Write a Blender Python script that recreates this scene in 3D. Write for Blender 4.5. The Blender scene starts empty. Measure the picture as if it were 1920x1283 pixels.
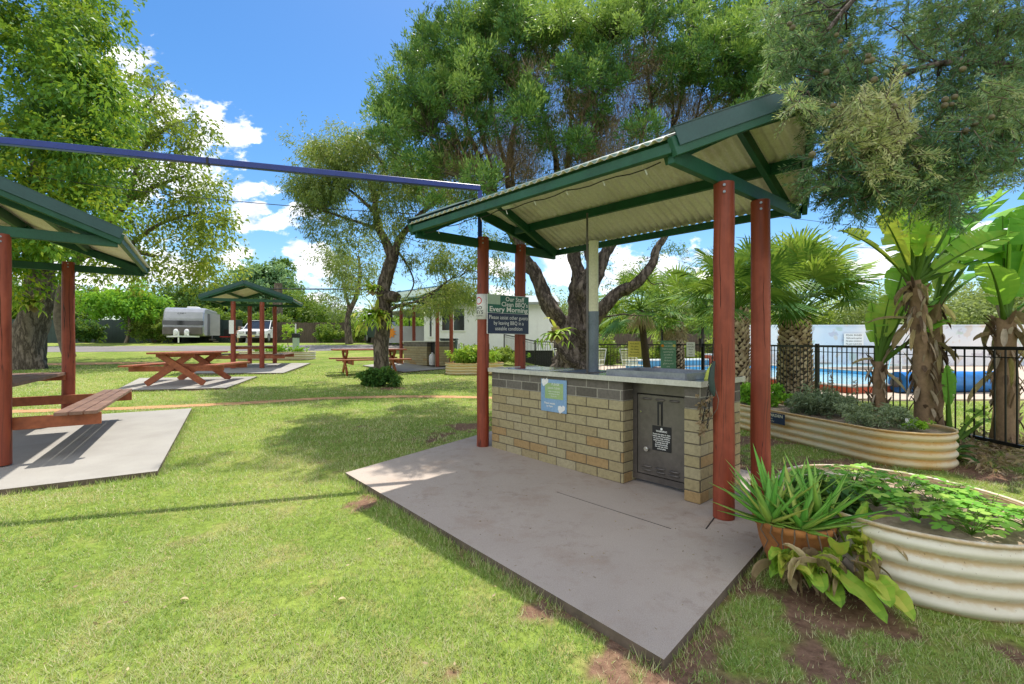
import bpy, math, random
import numpy as np
from mathutils import Vector
random.seed(7); rng = np.random.default_rng(7)
R = math.radians
scene = bpy.context.scene
# ------------------------------------------------------------------ camera, sky, sun, exposure
F, H, HY, CX = 850.0, 1.17, 643.0, 960.0
cam_d = bpy.data.cameras.new('camera'); cam = bpy.data.objects.new('camera', cam_d)
scene.collection.objects.link(cam); scene.camera = cam
cam.location = (0, 0, H); cam.rotation_euler = (R(90), 0, 0)
cam_d.sensor_width = 36; cam_d.lens = F/1920*36; cam_d.shift_y = (HY-641.5)/1920
cam_d.clip_start = 0.05; cam_d.clip_end = 2000
SUNV = Vector((0.035, 0.53, 1.0)).normalized()
sun_el = math.asin(SUNV.z); sun_az = math.atan2(SUNV.x, SUNV.y)
world = bpy.data.worlds.new('World'); scene.world = world; world.use_nodes = True
scene.view_settings.view_transform = 'Standard'; scene.view_settings.look = 'None'
scene.view_settings.gamma = 1.0; scene.view_settings.exposure = 1.30
sun_d = bpy.data.lights.new('sun', 'SUN'); sun = bpy.data.objects.new('sun', sun_d)
scene.collection.objects.link(sun); sun_d.energy = 2.6; sun_d.angle = R(0.55); sun_d.color = (1.0, 0.94, 0.84)
sun.rotation_euler = (-SUNV).to_track_quat('-Z', 'Y').to_euler()
scene.cycles.max_bounces = 7; scene.cycles.transparent_max_bounces = 8; scene.cycles.caustics_reflective = False

def setup_world():
    nt = world.node_tree; N = nt.nodes; L = nt.links; N.clear()
    out = N.new('ShaderNodeOutputWorld'); bg = N.new('ShaderNodeBackground'); bg.inputs[1].default_value = 0.15
    sky = N.new('ShaderNodeTexSky'); sky.sky_type = 'NISHITA'; sky.sun_disc = False
    sky.sun_elevation = sun_el; sky.sun_rotation = sun_az; sky.air_density = 1.0; sky.dust_density = 0.3; sky.ozone_density = 2.5
    hs = N.new('ShaderNodeHueSaturation'); hs.inputs['Saturation'].default_value = 1.30; hs.inputs['Value'].default_value = .48
    L.new(sky.outputs[0], hs.inputs['Color'])
    tc = N.new('ShaderNodeTexCoord'); sp = N.new('ShaderNodeSeparateXYZ'); L.new(tc.outputs['Generated'], sp.inputs[0])
    def M(op, a, b=None, c=None):
        n = N.new('ShaderNodeMath'); n.operation = op
        for i, x in enumerate((a, b, c)):
            if x is None: continue
            if isinstance(x, (int, float)): n.inputs[i].default_value = x
            else: L.new(x, n.inputs[i])
        return n.outputs[0]
    y = M('MAXIMUM', sp.outputs[1], 0.02)
    u = M('DIVIDE', sp.outputs[0], y); w = M('DIVIDE', sp.outputs[2], y)
    # cumulus banks: (px, py, half-width, half-height) as seen from the site, turned into directions
    blobs = [(400,250,75,58),(470,262,22,10),(245,120,50,48),(470,360,55,20),(520,420,80,20),(570,470,60,20),(600,505,60,45),(560,400,35,18),(600,560,50,16),
             (930,505,42,26),(940,550,30,18),(330,330,120,60),(480,395,35,22),(1600,500,200,42),(1850,440,120,30),(300,200,80,40),(660,590,120,18),(800,600,200,20),(1250,520,200,50),
             (180,500,300,60),(-500,300,300,90),(2500,350,400,60),(1060,500,60,40),(1000,600,90,20)]
    mx = None
    for (a, b, sx, sy) in blobs:
        cu, cw = (a-CX)/F, (HY-b)/F
        du = M('MULTIPLY', M('SUBTRACT', u, cu), F/sx); dw = M('MULTIPLY', M('SUBTRACT', w, cw), F/sy)
        d = M('SQRT', M('ADD', M('MULTIPLY', du, du), M('MULTIPLY', dw, dw)))
        m = M('SUBTRACT', 1.0, d)
        mx = m if mx is None else M('MAXIMUM', mx, m)
    mx = M('MAXIMUM', mx, -1.0)
    cmb = N.new('ShaderNodeCombineXYZ'); L.new(u, cmb.inputs[0]); L.new(M('MULTIPLY', w, 1.6), cmb.inputs[1])
    nz = N.new('ShaderNodeTexNoise'); nz.inputs['Scale'].default_value = 14; nz.inputs['Detail'].default_value = 7; nz.inputs['Roughness'].default_value = .6
    L.new(cmb.outputs[0], nz.inputs['Vector'])
    dens = M('ADD', M('MULTIPLY', mx, 0.75), M('MULTIPLY', M('SUBTRACT', nz.outputs[0], 0.5), 3.0))
    mr = N.new('ShaderNodeMapRange'); mr.interpolation_type = 'SMOOTHSTEP'; L.new(dens, mr.inputs[0]); mr.inputs[1].default_value = -.02; mr.inputs[2].default_value = .42
    front = M('GREATER_THAN', sp.outputs[1], 0.1)
    fac = M('MULTIPLY', mr.outputs[0], front)
    # unseen bright cloud added behind and above the viewpoint as neutral fill light
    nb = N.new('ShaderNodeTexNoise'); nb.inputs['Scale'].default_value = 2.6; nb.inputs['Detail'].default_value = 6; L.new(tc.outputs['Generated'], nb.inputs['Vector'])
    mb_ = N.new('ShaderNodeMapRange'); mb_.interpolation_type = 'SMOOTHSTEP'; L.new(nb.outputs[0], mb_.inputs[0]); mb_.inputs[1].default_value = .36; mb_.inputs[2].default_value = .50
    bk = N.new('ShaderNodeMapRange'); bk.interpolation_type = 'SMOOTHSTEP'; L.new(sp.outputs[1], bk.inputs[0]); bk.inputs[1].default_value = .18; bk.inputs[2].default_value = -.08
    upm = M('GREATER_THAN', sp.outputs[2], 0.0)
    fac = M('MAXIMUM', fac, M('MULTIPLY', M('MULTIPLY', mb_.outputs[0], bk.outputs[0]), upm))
    nz2 = N.new('ShaderNodeTexNoise'); nz2.inputs['Scale'].default_value = 22; nz2.inputs['Detail'].default_value = 4; L.new(cmb.outputs[0], nz2.inputs['Vector'])
    cr = N.new('ShaderNodeMapRange'); L.new(nz2.outputs[0], cr.inputs[0]); cr.inputs[1].default_value = .35; cr.inputs[2].default_value = .6
    cr.inputs[3].default_value = 0.0; cr.inputs[4].default_value = 1.0
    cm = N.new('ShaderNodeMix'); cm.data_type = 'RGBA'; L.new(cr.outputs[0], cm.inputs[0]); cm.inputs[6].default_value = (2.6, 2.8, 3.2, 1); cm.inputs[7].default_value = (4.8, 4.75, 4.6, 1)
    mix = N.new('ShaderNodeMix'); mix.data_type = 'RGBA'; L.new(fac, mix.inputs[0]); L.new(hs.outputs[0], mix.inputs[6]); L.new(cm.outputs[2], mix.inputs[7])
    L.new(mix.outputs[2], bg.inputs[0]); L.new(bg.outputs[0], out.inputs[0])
setup_world()

# ------------------------------------------------------------------ terrain and pixel -> ground helpers
def sstep(t):
    t = np.clip(t, 0, 1); return t*t*(3-2*t)
def gz(X, Y):
    r = .025*np.clip(np.asarray(Y, float)-4, 0, 12) + .06*np.clip(np.asarray(Y, float)-16, 0, 15)
    return r*(1-sstep((np.asarray(X, float)+1.5)/3.8)) - .045
def V(px, py, Y): return Vector(((px-CX)/F*Y, Y, H+(HY-py)/F*Y))
def G(px, py, dz=0.0):
    Y = .6
    while Y < 150:
        X = (px-CX)/F*Y
        if H-(py-HY)/F*Y <= float(gz(X, Y))+dz: break
        Y += .01 if Y < 20 else .05
    return Vector(((px-CX)/F*Y, Y, float(gz((px-CX)/F*Y, Y))+dz))
def g3(X, Y, dz=0.0): return Vector((X, Y, float(gz(X, Y))+dz))

# ------------------------------------------------------------------ materials
def nodes(name):
    m = bpy.data.materials.new(name); m.use_nodes = True; nt = m.node_tree; nt.nodes.clear()
    out = nt.nodes.new('ShaderNodeOutputMaterial'); b = nt.nodes.new('ShaderNodeBsdfPrincipled'); nt.links.new(b.outputs[0], out.inputs[0])
    return m, nt, b, out
def c4(c): return (c[0], c[1], c[2], 1)
def noise(nt, scale, detail=4, vec=None, rough=.55):
    n = nt.nodes.new('ShaderNodeTexNoise'); n.inputs['Scale'].default_value = scale; n.inputs['Detail'].default_value = detail; n.inputs['Roughness'].default_value = rough
    if vec is not None: nt.links.new(vec, n.inputs['Vector'])
    return n.outputs[0]
def ramp(nt, fac, stops):
    r = nt.nodes.new('ShaderNodeValToRGB'); e = r.color_ramp.elements
    while len(e) < len(stops): e.new(.5)
    for i, (p, c) in enumerate(stops): e[i].position = p; e[i].color = c4(c)
    nt.links.new(fac, r.inputs[0]); return r.outputs[0]
def mixc(nt, fac, a, b, mode='MIX'):
    m = nt.nodes.new('ShaderNodeMix'); m.data_type = 'RGBA'; m.blend_type = mode
    for i, x in ((0, fac), (6, a), (7, b)):
        if isinstance(x, (int, float)): m.inputs[i].default_value = x
        elif isinstance(x, tuple): m.inputs[i].default_value = c4(x)
        else: nt.links.new(x, m.inputs[i])
    return m.outputs[2]
def bump(nt, b, h, strength=.3, dist=.01):
    n = nt.nodes.new('ShaderNodeBump'); n.inputs['Strength'].default_value = strength; n.inputs['Distance'].default_value = dist
    nt.links.new(h, n.inputs['Height']); nt.links.new(n.outputs[0], b.inputs['Normal'])
def objco(nt, scale=(1,1,1)):
    t = nt.nodes.new('ShaderNodeTexCoord'); m = nt.nodes.new('ShaderNodeMapping'); m.inputs['Scale'].default_value = scale
    nt.links.new(t.outputs['Object'], m.inputs['Vector']); return m.outputs[0]
def attr(nt, name='v'):
    a = nt.nodes.new('ShaderNodeAttribute'); a.attribute_name = name; return a.outputs['Fac']
def mat(name, c1, c2=None, scale=6, rough=.7, bmp=.2, metal=0, stretch=(1,1,1), spec=.4, fine=60, dirt=None):
    m, nt, b, o = nodes(name); co = objco(nt, stretch)
    c2 = c2 or tuple(x*.75 for x in c1)
    n = noise(nt, scale, 5, co)
    col = ramp(nt, n, [(.35, c2), (.65, c1)])
    n2 = noise(nt, fine, 3, co)
    col = mixc(nt, .25, col, ramp(nt, n2, [(.3, tuple(x*.55 for x in c1)), (.7, tuple(min(1, x*1.25) for x in c1))]))
    if dirt:
        n3 = noise(nt, 2.3, 6, co, .7); col = mixc(nt, ramp(nt, n3, [(.52, (0,0,0)), (.74, (.75,.75,.75) if name == 'shelter_concrete' else (.8,.8,.8))]), col, dirt)
    if name == 'shelter_concrete':
        n4 = noise(nt, 7, 6, co, .75); n5 = noise(nt, 1.1, 2, co)
        col = mixc(nt, mixc(nt, 1.0, ramp(nt, n4, [(.53, (0,0,0)), (.68, (.8,.8,.8))]), ramp(nt, n5, [(.40, (0,0,0)), (.60, (1,1,1))]), 'MULTIPLY'), col, (.20,.125,.08))
        n6 = noise(nt, 260, 1, co); col = mixc(nt, .35, col, ramp(nt, n6, [(.3, (.26,.22,.19)), (.5, (.44,.38,.335)), (.7, (.56,.50,.44))]))
    nt.links.new(col, b.inputs['Base Color']); b.inputs['Roughness'].default_value = rough; b.inputs['Metallic'].default_value = metal
    b.inputs['Specular IOR Level'].default_value = spec
    if bmp: bump(nt, b, n2, bmp, .004)
    return m
def vmat(name, stops, rough=.8, bmp=.3, fine=40, spec=.3, stain=None):
    "colour from the per-face value v"
    m, nt, b, o = nodes(name); co = objco(nt)
    col = ramp(nt, attr(nt), stops); n2 = noise(nt, fine, 4, co)
    col = mixc(nt, .5, col, ramp(nt, n2, [(.3, (.55,.55,.55)), (.6, (1,1,1))]), 'MULTIPLY')
    n5 = noise(nt, 130, 2, co); col = mixc(nt, ramp(nt, n5, [(.68, (0,0,0)), (.72, (.7,.7,.7))]), col, tuple(x*.3 for x in stops[0][1]))
    if stain:
        n3 = noise(nt, 1.7, 3, co); col = mixc(nt, ramp(nt, n3, [(.42, (0,0,0)), (.66, (.75,.75,.75))]), col, stain)
    nt.links.new(col, b.inputs['Base Color']); b.inputs['Roughness'].default_value = rough; b.inputs['Specular IOR Level'].default_value = spec
    bump(nt, b, n2, bmp, .004); return m
LB = 1.5
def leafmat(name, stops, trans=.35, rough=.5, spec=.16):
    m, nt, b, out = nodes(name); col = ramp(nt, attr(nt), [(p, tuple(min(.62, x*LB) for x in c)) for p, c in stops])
    nt.links.new(col, b.inputs['Base Color']); b.inputs['Roughness'].default_value = rough; b.inputs['Specular IOR Level'].default_value = spec
    t = nt.nodes.new('ShaderNodeBsdfTranslucent')
    g = mixc(nt, .5, col, (.42, .55, .04)); nt.links.new(g, t.inputs['Color'])
    mx = nt.nodes.new('ShaderNodeMixShader'); mx.inputs[0].default_value = trans
    nt.links.new(b.outputs[0], mx.inputs[1]); nt.links.new(t.outputs[0], mx.inputs[2]); nt.links.new(mx.outputs[0], out.inputs[0])
    return m
def woodmat(name, c1, c2, crack=True, rough=.55, sc=(14,14,1.2)):
    m, nt, b, o = nodes(name); co = objco(nt, sc)
    n = noise(nt, 2.2, 6, co, .65); col = ramp(nt, n, [(.3, c2), (.7, c1)])
    co2 = objco(nt, (9, 9, .5)); w = noise(nt, 2.0, 2, co2, .3)
    a = nt.nodes.new('ShaderNodeMath'); a.operation = 'SUBTRACT'; nt.links.new(w, a.inputs[0]); a.inputs[1].default_value = .5
    ab = nt.nodes.new('ShaderNodeMath'); ab.operation = 'ABSOLUTE'; nt.links.new(a.outputs[0], ab.inputs[0])
    if crack:
        k = ramp(nt, ab.outputs[0], [(.0, (1,1,1)), (.012, (0,0,0))])
        mask = ramp(nt, noise(nt, 1.1, 2, objco(nt, (1,1,.8))), [(.5, (0,0,0)), (.56, (1,1,1))])
        kk = mixc(nt, 1.0, k, mask, 'MULTIPLY'); col = mixc(nt, kk, col, tuple(x*.12 for x in c2))
    fd = noise(nt, 3.0, 4, objco(nt, (1,1,.6)), .7)
    col = mixc(nt, ramp(nt, fd, [(.5, (0,0,0)), (.75, (.55,.55,.55))]), col, tuple(min(1, x*1.5+.03) for x in c1))
    nt.links.new(col, b.inputs['Base Color']); b.inputs['Roughness'].default_value = rough
    bump(nt, b, n, .35, .004); return m

M = {}
M['red_post'] = woodmat('red_oiled_timber', (.29,.052,.020), (.17,.028,.012))
M['crack'] = mat('dark_crack', (.03,.012,.008), (.015,.007,.005), 9, .95, .1)
M['red_wood'] = woodmat('picnic_timber', (.36,.100,.036), (.20,.048,.018), crack=False, sc=(6,6,6))
M['old_wood'] = woodmat('weathered_timber', (.25,.14,.10), (.12,.06,.045), crack=False, sc=(6,6,6))
M['green'] = mat('green_painted_beam', (.012,.095,.050), (.008,.060,.036), 5, .5, .3, dirt=(.03,.12,.09))
M['green_cap'] = mat('blue_green_flashing', (.030,.090,.088), (.022,.070,.070), 5, .38, .05)
M['sheet_top'] = mat('green_roof_sheet', (.16,.26,.20), (.10,.18,.14), 5, .5, .05)
M['sheet_under'] = mat('cream_sheet_underside', (.88,.80,.83), (.74,.66,.68), 2.5, .6, .05, dirt=(.55,.44,.42))
M['slab'] = mat('shelter_concrete', (.455,.38,.32), (.39,.32,.265), 1.6, .85, .25, fine=160, dirt=(.28,.17,.10))
M['slab_side'] = mat('dirty_slab_edge', (.17,.13,.10), (.09,.07,.05), 9, .95, .5)
M['slab_pale'] = mat('pale_concrete', (.36,.345,.315), (.29,.275,.25), 2, .85, .2, fine=150)
M['brick'] = vmat('bench_brick', [(0, (.34,.275,.15)), (.35, (.38,.325,.18)), (.6, (.40,.35,.22)), (.75, (.38,.31,.17)), (.86, (.38,.26,.12)), (.93, (.35,.22,.10)), (.94, (.105,.095,.08)), (1, (.17,.155,.135))])
M['mortar'] = mat('mortar', (.16,.14,.10), (.10,.085,.06), 20, .9, .3)
M['mortar_pale'] = mat('pale_mortar', (.36,.34,.29), (.26,.25,.21), 20, .9, .3)
M['counter'] = mat('steel_counter', (.62,.62,.60), (.46,.46,.44), 6, .16, .05, metal=.95)
M['counter_edge'] = mat('counter_edge', (.60,.60,.55), (.50,.50,.45), 8, .4, .02, metal=.2)
M['galv'] = mat('blue_grey_galvanised', (.30,.33,.38), (.20,.22,.26), 8, .35, .05, metal=.35)
M['steel'] = mat('brushed_steel_door', (.16,.145,.135), (.10,.09,.085), 3, .36, .03, metal=.45, fine=30)
M['black'] = mat('black_paint', (.018,.018,.02), (.012,.012,.014), 8, .5, .05)
M['white'] = mat('white_paint', (.80,.81,.82), (.74,.75,.77), 4, .5, .02)
M['cream'] = mat('cream_enamel', (.74,.73,.55), (.66,.64,.46), 4, .5, .02)
M['flue_grey'] = mat('blue_grey_flue', (.16,.20,.24), (.10,.13,.16), 6, .4, .05, metal=.3)
M['chrome'] = mat('chrome', (.7,.7,.7), (.6,.6,.6), 4, .2, 0, metal=1)
M['terracotta'] = mat('terracotta', (.46,.19,.06), (.33,.12,.04), 7, .8, .25, dirt=(.20,.13,.08))
M['soil'] = mat('garden_soil', (.42,.33,.24), (.24,.17,.12), 25, .95, .8, fine=90)
M['bed_cream0'] = mat('cream_corrugated_bed', (.70,.67,.55), (.58,.54,.42), 2.0, .45, .03, dirt=(.45,.30,.12))
M['bed_tan0'] = mat('tan_corrugated_bed', (.66,.47,.20), (.60,.50,.30), 2.4, .45, .03, dirt=(.60,.33,.09))
M['navy'] = mat('navy_panel', (.015,.032,.085), (.012,.026,.07), 4, .4, 0)
M['teal'] = mat('teal_panel', (.010,.14,.095), (.010,.12,.08), 4, .4, 0)
M['pale'] = mat('pale_panel', (.40,.52,.42), (.34,.46,.36), 4, .5, 0)
M['letter'] = mat('white_lettering', (.85,.87,.84), (.82,.84,.82), 4, .5, 0)
M['red'] = mat('sign_red', (.6,.02,.02), (.55,.02,.02), 4, .5, 0)
M['blue_beam'] = mat('navy_blue_steel', (.018,.045,.26), (.014,.034,.20), 6, .35, .05)
M['pool_red'] = mat('red_pool_edge', (.50,.10,.045), (.40,.08,.035), 4, .7, .1)
M['pool_blue'] = mat('pool_lining', (.10,.36,.62), (.08,.30,.55), 4, .5, .0)
M['cover_blue'] = mat('blue_pool_cover', (.03,.20,.55), (.02,.14,.42), 9, .4, .3)
def barkmat(name, c1, c2, c3, sc=(9,9,1.6), dist=.03):
    m, nt, b, o = nodes(name); co = objco(nt, sc); w = noise(nt, 1.0, 6, co, .65)
    a = nt.nodes.new('ShaderNodeMath'); a.operation = 'SUBTRACT'; nt.links.new(w, a.inputs[0]); a.inputs[1].default_value = .5
    ab = nt.nodes.new('ShaderNodeMath'); ab.operation = 'ABSOLUTE'; nt.links.new(a.outputs[0], ab.inputs[0])
    n2 = noise(nt, 2.2, 5, objco(nt, (2,2,1)), .7); n3 = noise(nt, 5, 5, objco(nt, (12,12,3)), .7)
    col = ramp(nt, n2, [(.3, c2), (.7, c1)]); col = mixc(nt, ramp(nt, n3, [(.4, (0,0,0)), (.7, (.6,.6,.6))]), col, tuple(x*1.35 for x in c1))
    f = ramp(nt, ab.outputs[0], [(.0, (.1,.1,.1)), (.085, (1,1,1))]); col = mixc(nt, f, c3, col)
    nt.links.new(col, b.inputs['Base Color']); b.inputs['Roughness'].default_value = .95; b.inputs['Specular IOR Level'].default_value = .15
    h = mixc(nt, .4, f, n3); bump(nt, b, h, 1.0, dist); return m
M['bark'] = barkmat('rough_grey_bark', (.21,.175,.15), (.12,.095,.08), (.045,.036,.03), (7,7,2.2), .03)
M['bark_pale'] = barkmat('pale_bark', (.26,.215,.17), (.11,.09,.07), (.05,.04,.03), (5,5,1.2), .02)
M['twig'] = mat('brown_twig', (.20,.14,.10), (.10,.07,.05), 6, .9, .2)
M['twig_grey'] = mat('grey_twig', (.17,.14,.12), (.08,.065,.055), 6, .9, .2)
M['fence_black'] = mat('black_steel_fence', (.012,.012,.013), (.01,.01,.01), 6, .35, 0)
M['fence_green'] = mat('dark_green_fence', (.035,.060,.055), (.025,.045,.042), 3, .6, .1)
M['fence_wood'] = mat('grey_brown_paling', (.13,.10,.08), (.07,.055,.045), 6, .9, .3, stretch=(3,3,.5))
M['asphalt'] = mat('pale_worn_road', (.22,.20,.19), (.17,.155,.15), .8, .9, .2)
M['path_dirt'] = mat('orange_dirt_path', (.50,.29,.13), (.38,.20,.09), 3, .95, .3)
M['deck'] = mat('pool_paving', (.52,.42,.33), (.44,.35,.27), 2, .85, .1)
M['glass_dark'] = mat('dark_glass', (.03,.035,.04), (.02,.022,.025), 3, .08, 0, spec=.8)
M['silver'] = mat('silver_paint', (.44,.45,.48), (.36,.37,.40), 2, .3, 0, metal=.4)
M['tyre'] = mat('tyre_rubber', (.02,.02,.02), (.015,.015,.015), 9, .8, .1)
M['orange'] = mat('orange_paint', (.85,.30,.02), (.8,.26,.02), 4, .5, 0)
M['yellow'] = mat('yellow_panel', (.72,.60,.16), (.66,.54,.12), 4, .5, 0)
M['sign_green'] = mat('green_notice', (.14,.30,.22), (.10,.24,.17), 4, .5, 0)
M['sign_blue'] = mat('light_blue_panel', (.24,.40,.62), (.18,.32,.52), 5, .4, 0)
M['sign_lime'] = mat('lime_print', (.34,.48,.22), (.28,.42,.20), 9, .5, 0)
M['tile'] = mat('orange_roof_tile', (.45,.22,.11), (.35,.16,.08), 6, .8, .1)
M['roof_grey'] = mat('grey_green_roof', (.30,.33,.31), (.24,.27,.26), 3, .5, .05)
M['scraper'] = mat('lime_plastic', (.62,.72,.14), (.55,.66,.12), 4, .5, 0)
M['skin'] = mat('skin', (.55,.33,.24), (.48,.28,.20), 6, .6, 0)
M['shirt'] = mat('blue_shirt', (.10,.22,.42), (.08,.18,.36), 9, .9, .1)
M['palm_boot'] = vmat('palm_boots', [(0, (.06,.04,.025)), (.4, (.40,.29,.19)), (1, (.74,.61,.46))], fine=30)
M['banana_stem'] = mat('fibrous_stem', (.34,.24,.15), (.10,.06,.035), 4, .9, .7, stretch=(3,3,.6), fine=20, dirt=(.42,.36,.28))
M['stem_fibre'] = vmat('stem_fibre', [(0, (.09,.055,.035)), (.5, (.30,.20,.12)), (1, (.50,.42,.32))], fine=25)
LG = lambda *s: [(i/(len(s)-1), c) for i, c in enumerate(s)]
M['lf_left'] = leafmat('broad_leaf', LG((.02,.065,.02),(.04,.12,.02),(.10,.21,.025),(.30,.33,.02)), .35)
M['lf_sparse'] = leafmat('olive_leaf', LG((.05,.08,.02),(.10,.15,.03),(.19,.24,.04),(.34,.34,.05)), .35)
M['lf_mel'] = leafmat('fine_leaf', LG((.02,.06,.03),(.04,.12,.04),(.09,.19,.05),(.24,.34,.09)), .30)
M['lf_mid'] = leafmat('willowy_leaf', LG((.045,.08,.03),(.08,.13,.045),(.15,.20,.06),(.25,.28,.08)), .30)
M['lf_cyp'] = leafmat('cypress_scale', LG((.02,.06,.04),(.07,.15,.085),(.20,.29,.14),(.44,.50,.22)), .30)
M['lf_bright'] = leafmat('bright_leaf', LG((.05,.15,.02),(.10,.25,.025),(.20,.38,.03)), .35)
M['lf_dark'] = leafmat('dark_leaf', LG((.015,.045,.015),(.03,.085,.02),(.07,.15,.03)), .25)
M['lf_blue'] = leafmat('blue_green_leaf', LG((.04,.10,.05),(.09,.19,.09),(.22,.33,.18)), .25)
M['lf_hedge'] = leafmat('hedge_leaf', LG((.03,.08,.015),(.07,.14,.02),(.22,.27,.06)), .3)
M['lf_gum'] = leafmat('gum_leaf', LG((.06,.09,.04),(.12,.16,.06),(.22,.26,.10)), .3)
M['lf_palm'] = leafmat('palm_leaf', LG((.015,.06,.02),(.045,.13,.03),(.15,.24,.04),(.50,.46,.10)), .28)
M['lf_ban'] = leafmat('paddle_leaf', LG((.05,.18,.04),(.10,.30,.04),(.20,.40,.05),(.44,.50,.07)), .48)
M['lf_twig'] = leafmat('brown_twiglets', LG((.10,.065,.045),(.20,.14,.09),(.30,.24,.13)), .15)
M['lf_dead'] = leafmat('dry_leaf', LG((.12,.08,.05),(.26,.19,.12),(.45,.34,.20)), .2)
M['lf_aloe'] = leafmat('aloe_leaf', LG((.10,.33,.05),(.20,.46,.08),(.38,.56,.10)), .3)
M['lf_stag'] = leafmat('staghorn_leaf', LG((.10,.20,.03),(.20,.34,.04),(.42,.48,.08)), .35)
M['lf_straw'] = leafmat('strawberry_leaf', LG((.08,.22,.03),(.14,.34,.04),(.30,.48,.08)), .35)
M['lf_herb'] = leafmat('grey_herb_leaf', LG((.07,.10,.06),(.13,.17,.10),(.22,.27,.16)), .25)
M['grass'] = leafmat('grass_blade', LG((.09,.17,.035),(.17,.27,.055),(.29,.35,.12),(.48,.43,.24),(.40,.30,.17)), .3, .5, .3)
def lawnmat():
    m, nt, b, o = nodes('lawn'); co = objco(nt)
    n1 = noise(nt, .55, 5, co); n2 = noise(nt, 34, 4, co); n3 = noise(nt, 190, 2, co); n4 = noise(nt, 3.2, 5, co, .65)
    g = ramp(nt, n1, [(.3, (.16,.24,.04)), (.55, (.24,.31,.06)), (.75, (.36,.36,.12))])
    g = mixc(nt, ramp(nt, n4, [(.52, (0,0,0)), (.66, (.6,.6,.6))]), g, (.36,.30,.13))
    g = mixc(nt, .65, g, ramp(nt, n2, [(.28, (.35,.35,.35)), (.62, (1.15,1.15,1.15))]), 'MULTIPLY')
    d = ramp(nt, n2, [(.3, (.13,.075,.05)), (.7, (.27,.165,.11))])
    nt.links.new(mixc(nt, attr(nt, 'dirt'), g, d), b.inputs['Base Color'])
    b.inputs['Roughness'].default_value = .95; b.inputs['Specular IOR Level'].default_value = .1
    bump(nt, b, n3, .8, .01); return m
M['lawn'] = lawnmat()
def bedmat(name, c1, c2, rust, per):
    m, nt, b, o = nodes(name); co = objco(nt); sp = nt.nodes.new('ShaderNodeSeparateXYZ'); nt.links.new(co, sp.inputs[0])
    def mm(op, a, b_=None):
        n = nt.nodes.new('ShaderNodeMath'); n.operation = op
        for i, x in enumerate((a, b_)):
            if x is None: continue
            if isinstance(x, (int, float)): n.inputs[i].default_value = x
            else: nt.links.new(x, n.inputs[i])
        return n.outputs[0]
    f = mm('FRACT', mm('DIVIDE', sp.outputs[2], per)); g = mm('MINIMUM', f, mm('SUBTRACT', 1.0, f))
    n1 = noise(nt, 2.2, 6, co, .7); n2 = noise(nt, 30, 4, co)
    col = ramp(nt, n1, [(.35, c2), (.65, c1)])
    dirt = mm('ADD', mm('MULTIPLY', mm('SUBTRACT', .30, g), 4.2), mm('MULTIPLY', mm('SUBTRACT', n2, .5), 1.6))
    col = mixc(nt, mm('MULTIPLY', ramp(nt, dirt, [(.2, (0,0,0)), (.95, (1,1,1))]), ramp(nt, n1, [(.3, (.45,.45,.45)), (.7, (.95,.95,.95))])), col, rust)
    low = mm('ADD', mm('DIVIDE', sp.outputs[2], -.30), mm('MULTIPLY', n1, .9)); col = mixc(nt, ramp(nt, low, [(.30, (0,0,0)), (.52, (.7,.7,.7))]), col, rust)
    n3 = noise(nt, 70, 2, co); col = mixc(nt, ramp(nt, n3, [(.70, (0,0,0)), (.74, (.7,.7,.7))]), col, (.16,.10,.05))
    nt.links.new(col, b.inputs['Base Color']); b.inputs['Roughness'].default_value = .42; return m
M['bed_cream'] = bedmat('cream_corrugated_bed', (.74,.71,.60), (.62,.58,.46), (.46,.29,.10), .08375)
M['bed_tan'] = bedmat('tan_corrugated_bed', (.70,.56,.30), (.66,.58,.40), (.60,.32,.08), .08625)

def watermat():
    m, nt, b, o = nodes('pool_water'); co = objco(nt)
    b.inputs['Base Color'].default_value = (.10,.42,.62,1); b.inputs['Roughness'].default_value = .04
    b.inputs['Specular IOR Level'].default_value = .6
    n = noise(nt, 6, 3, co); nt.links.new(ramp(nt, n, [(.35, (.20,.52,.68)), (.65, (.42,.74,.82))]), b.inputs['Base Color'])
    bump(nt, b, n, .25, .02); return m
M['water'] = watermat()
def muralmat():
    m, nt, b, o = nodes('mural_wall'); co = objco(nt, (1,1,1))
    col = ramp(nt, noise(nt, .35, 2, co), [(.4, (.56,.64,.76)), (.6, (.76,.78,.82))])
    for sc, c, off in ((1.3, (.25,.42,.25), 0), (1.7, (.60,.45,.30), 7), (2.1, (.35,.28,.40), 13)):
        v = objco(nt, (1,1,1)); mp = v.node; mp.inputs['Location'].default_value = (off, off*2, off)
        col = mixc(nt, ramp(nt, noise(nt, sc, 2, v), [(.62, (0,0,0)), (.67, (.4,.4,.4))]), col, c)
    nt.links.new(col, b.inputs['Base Color']); b.inputs['Roughness'].default_value = .8; return m
M['mural'] = muralmat()

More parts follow.
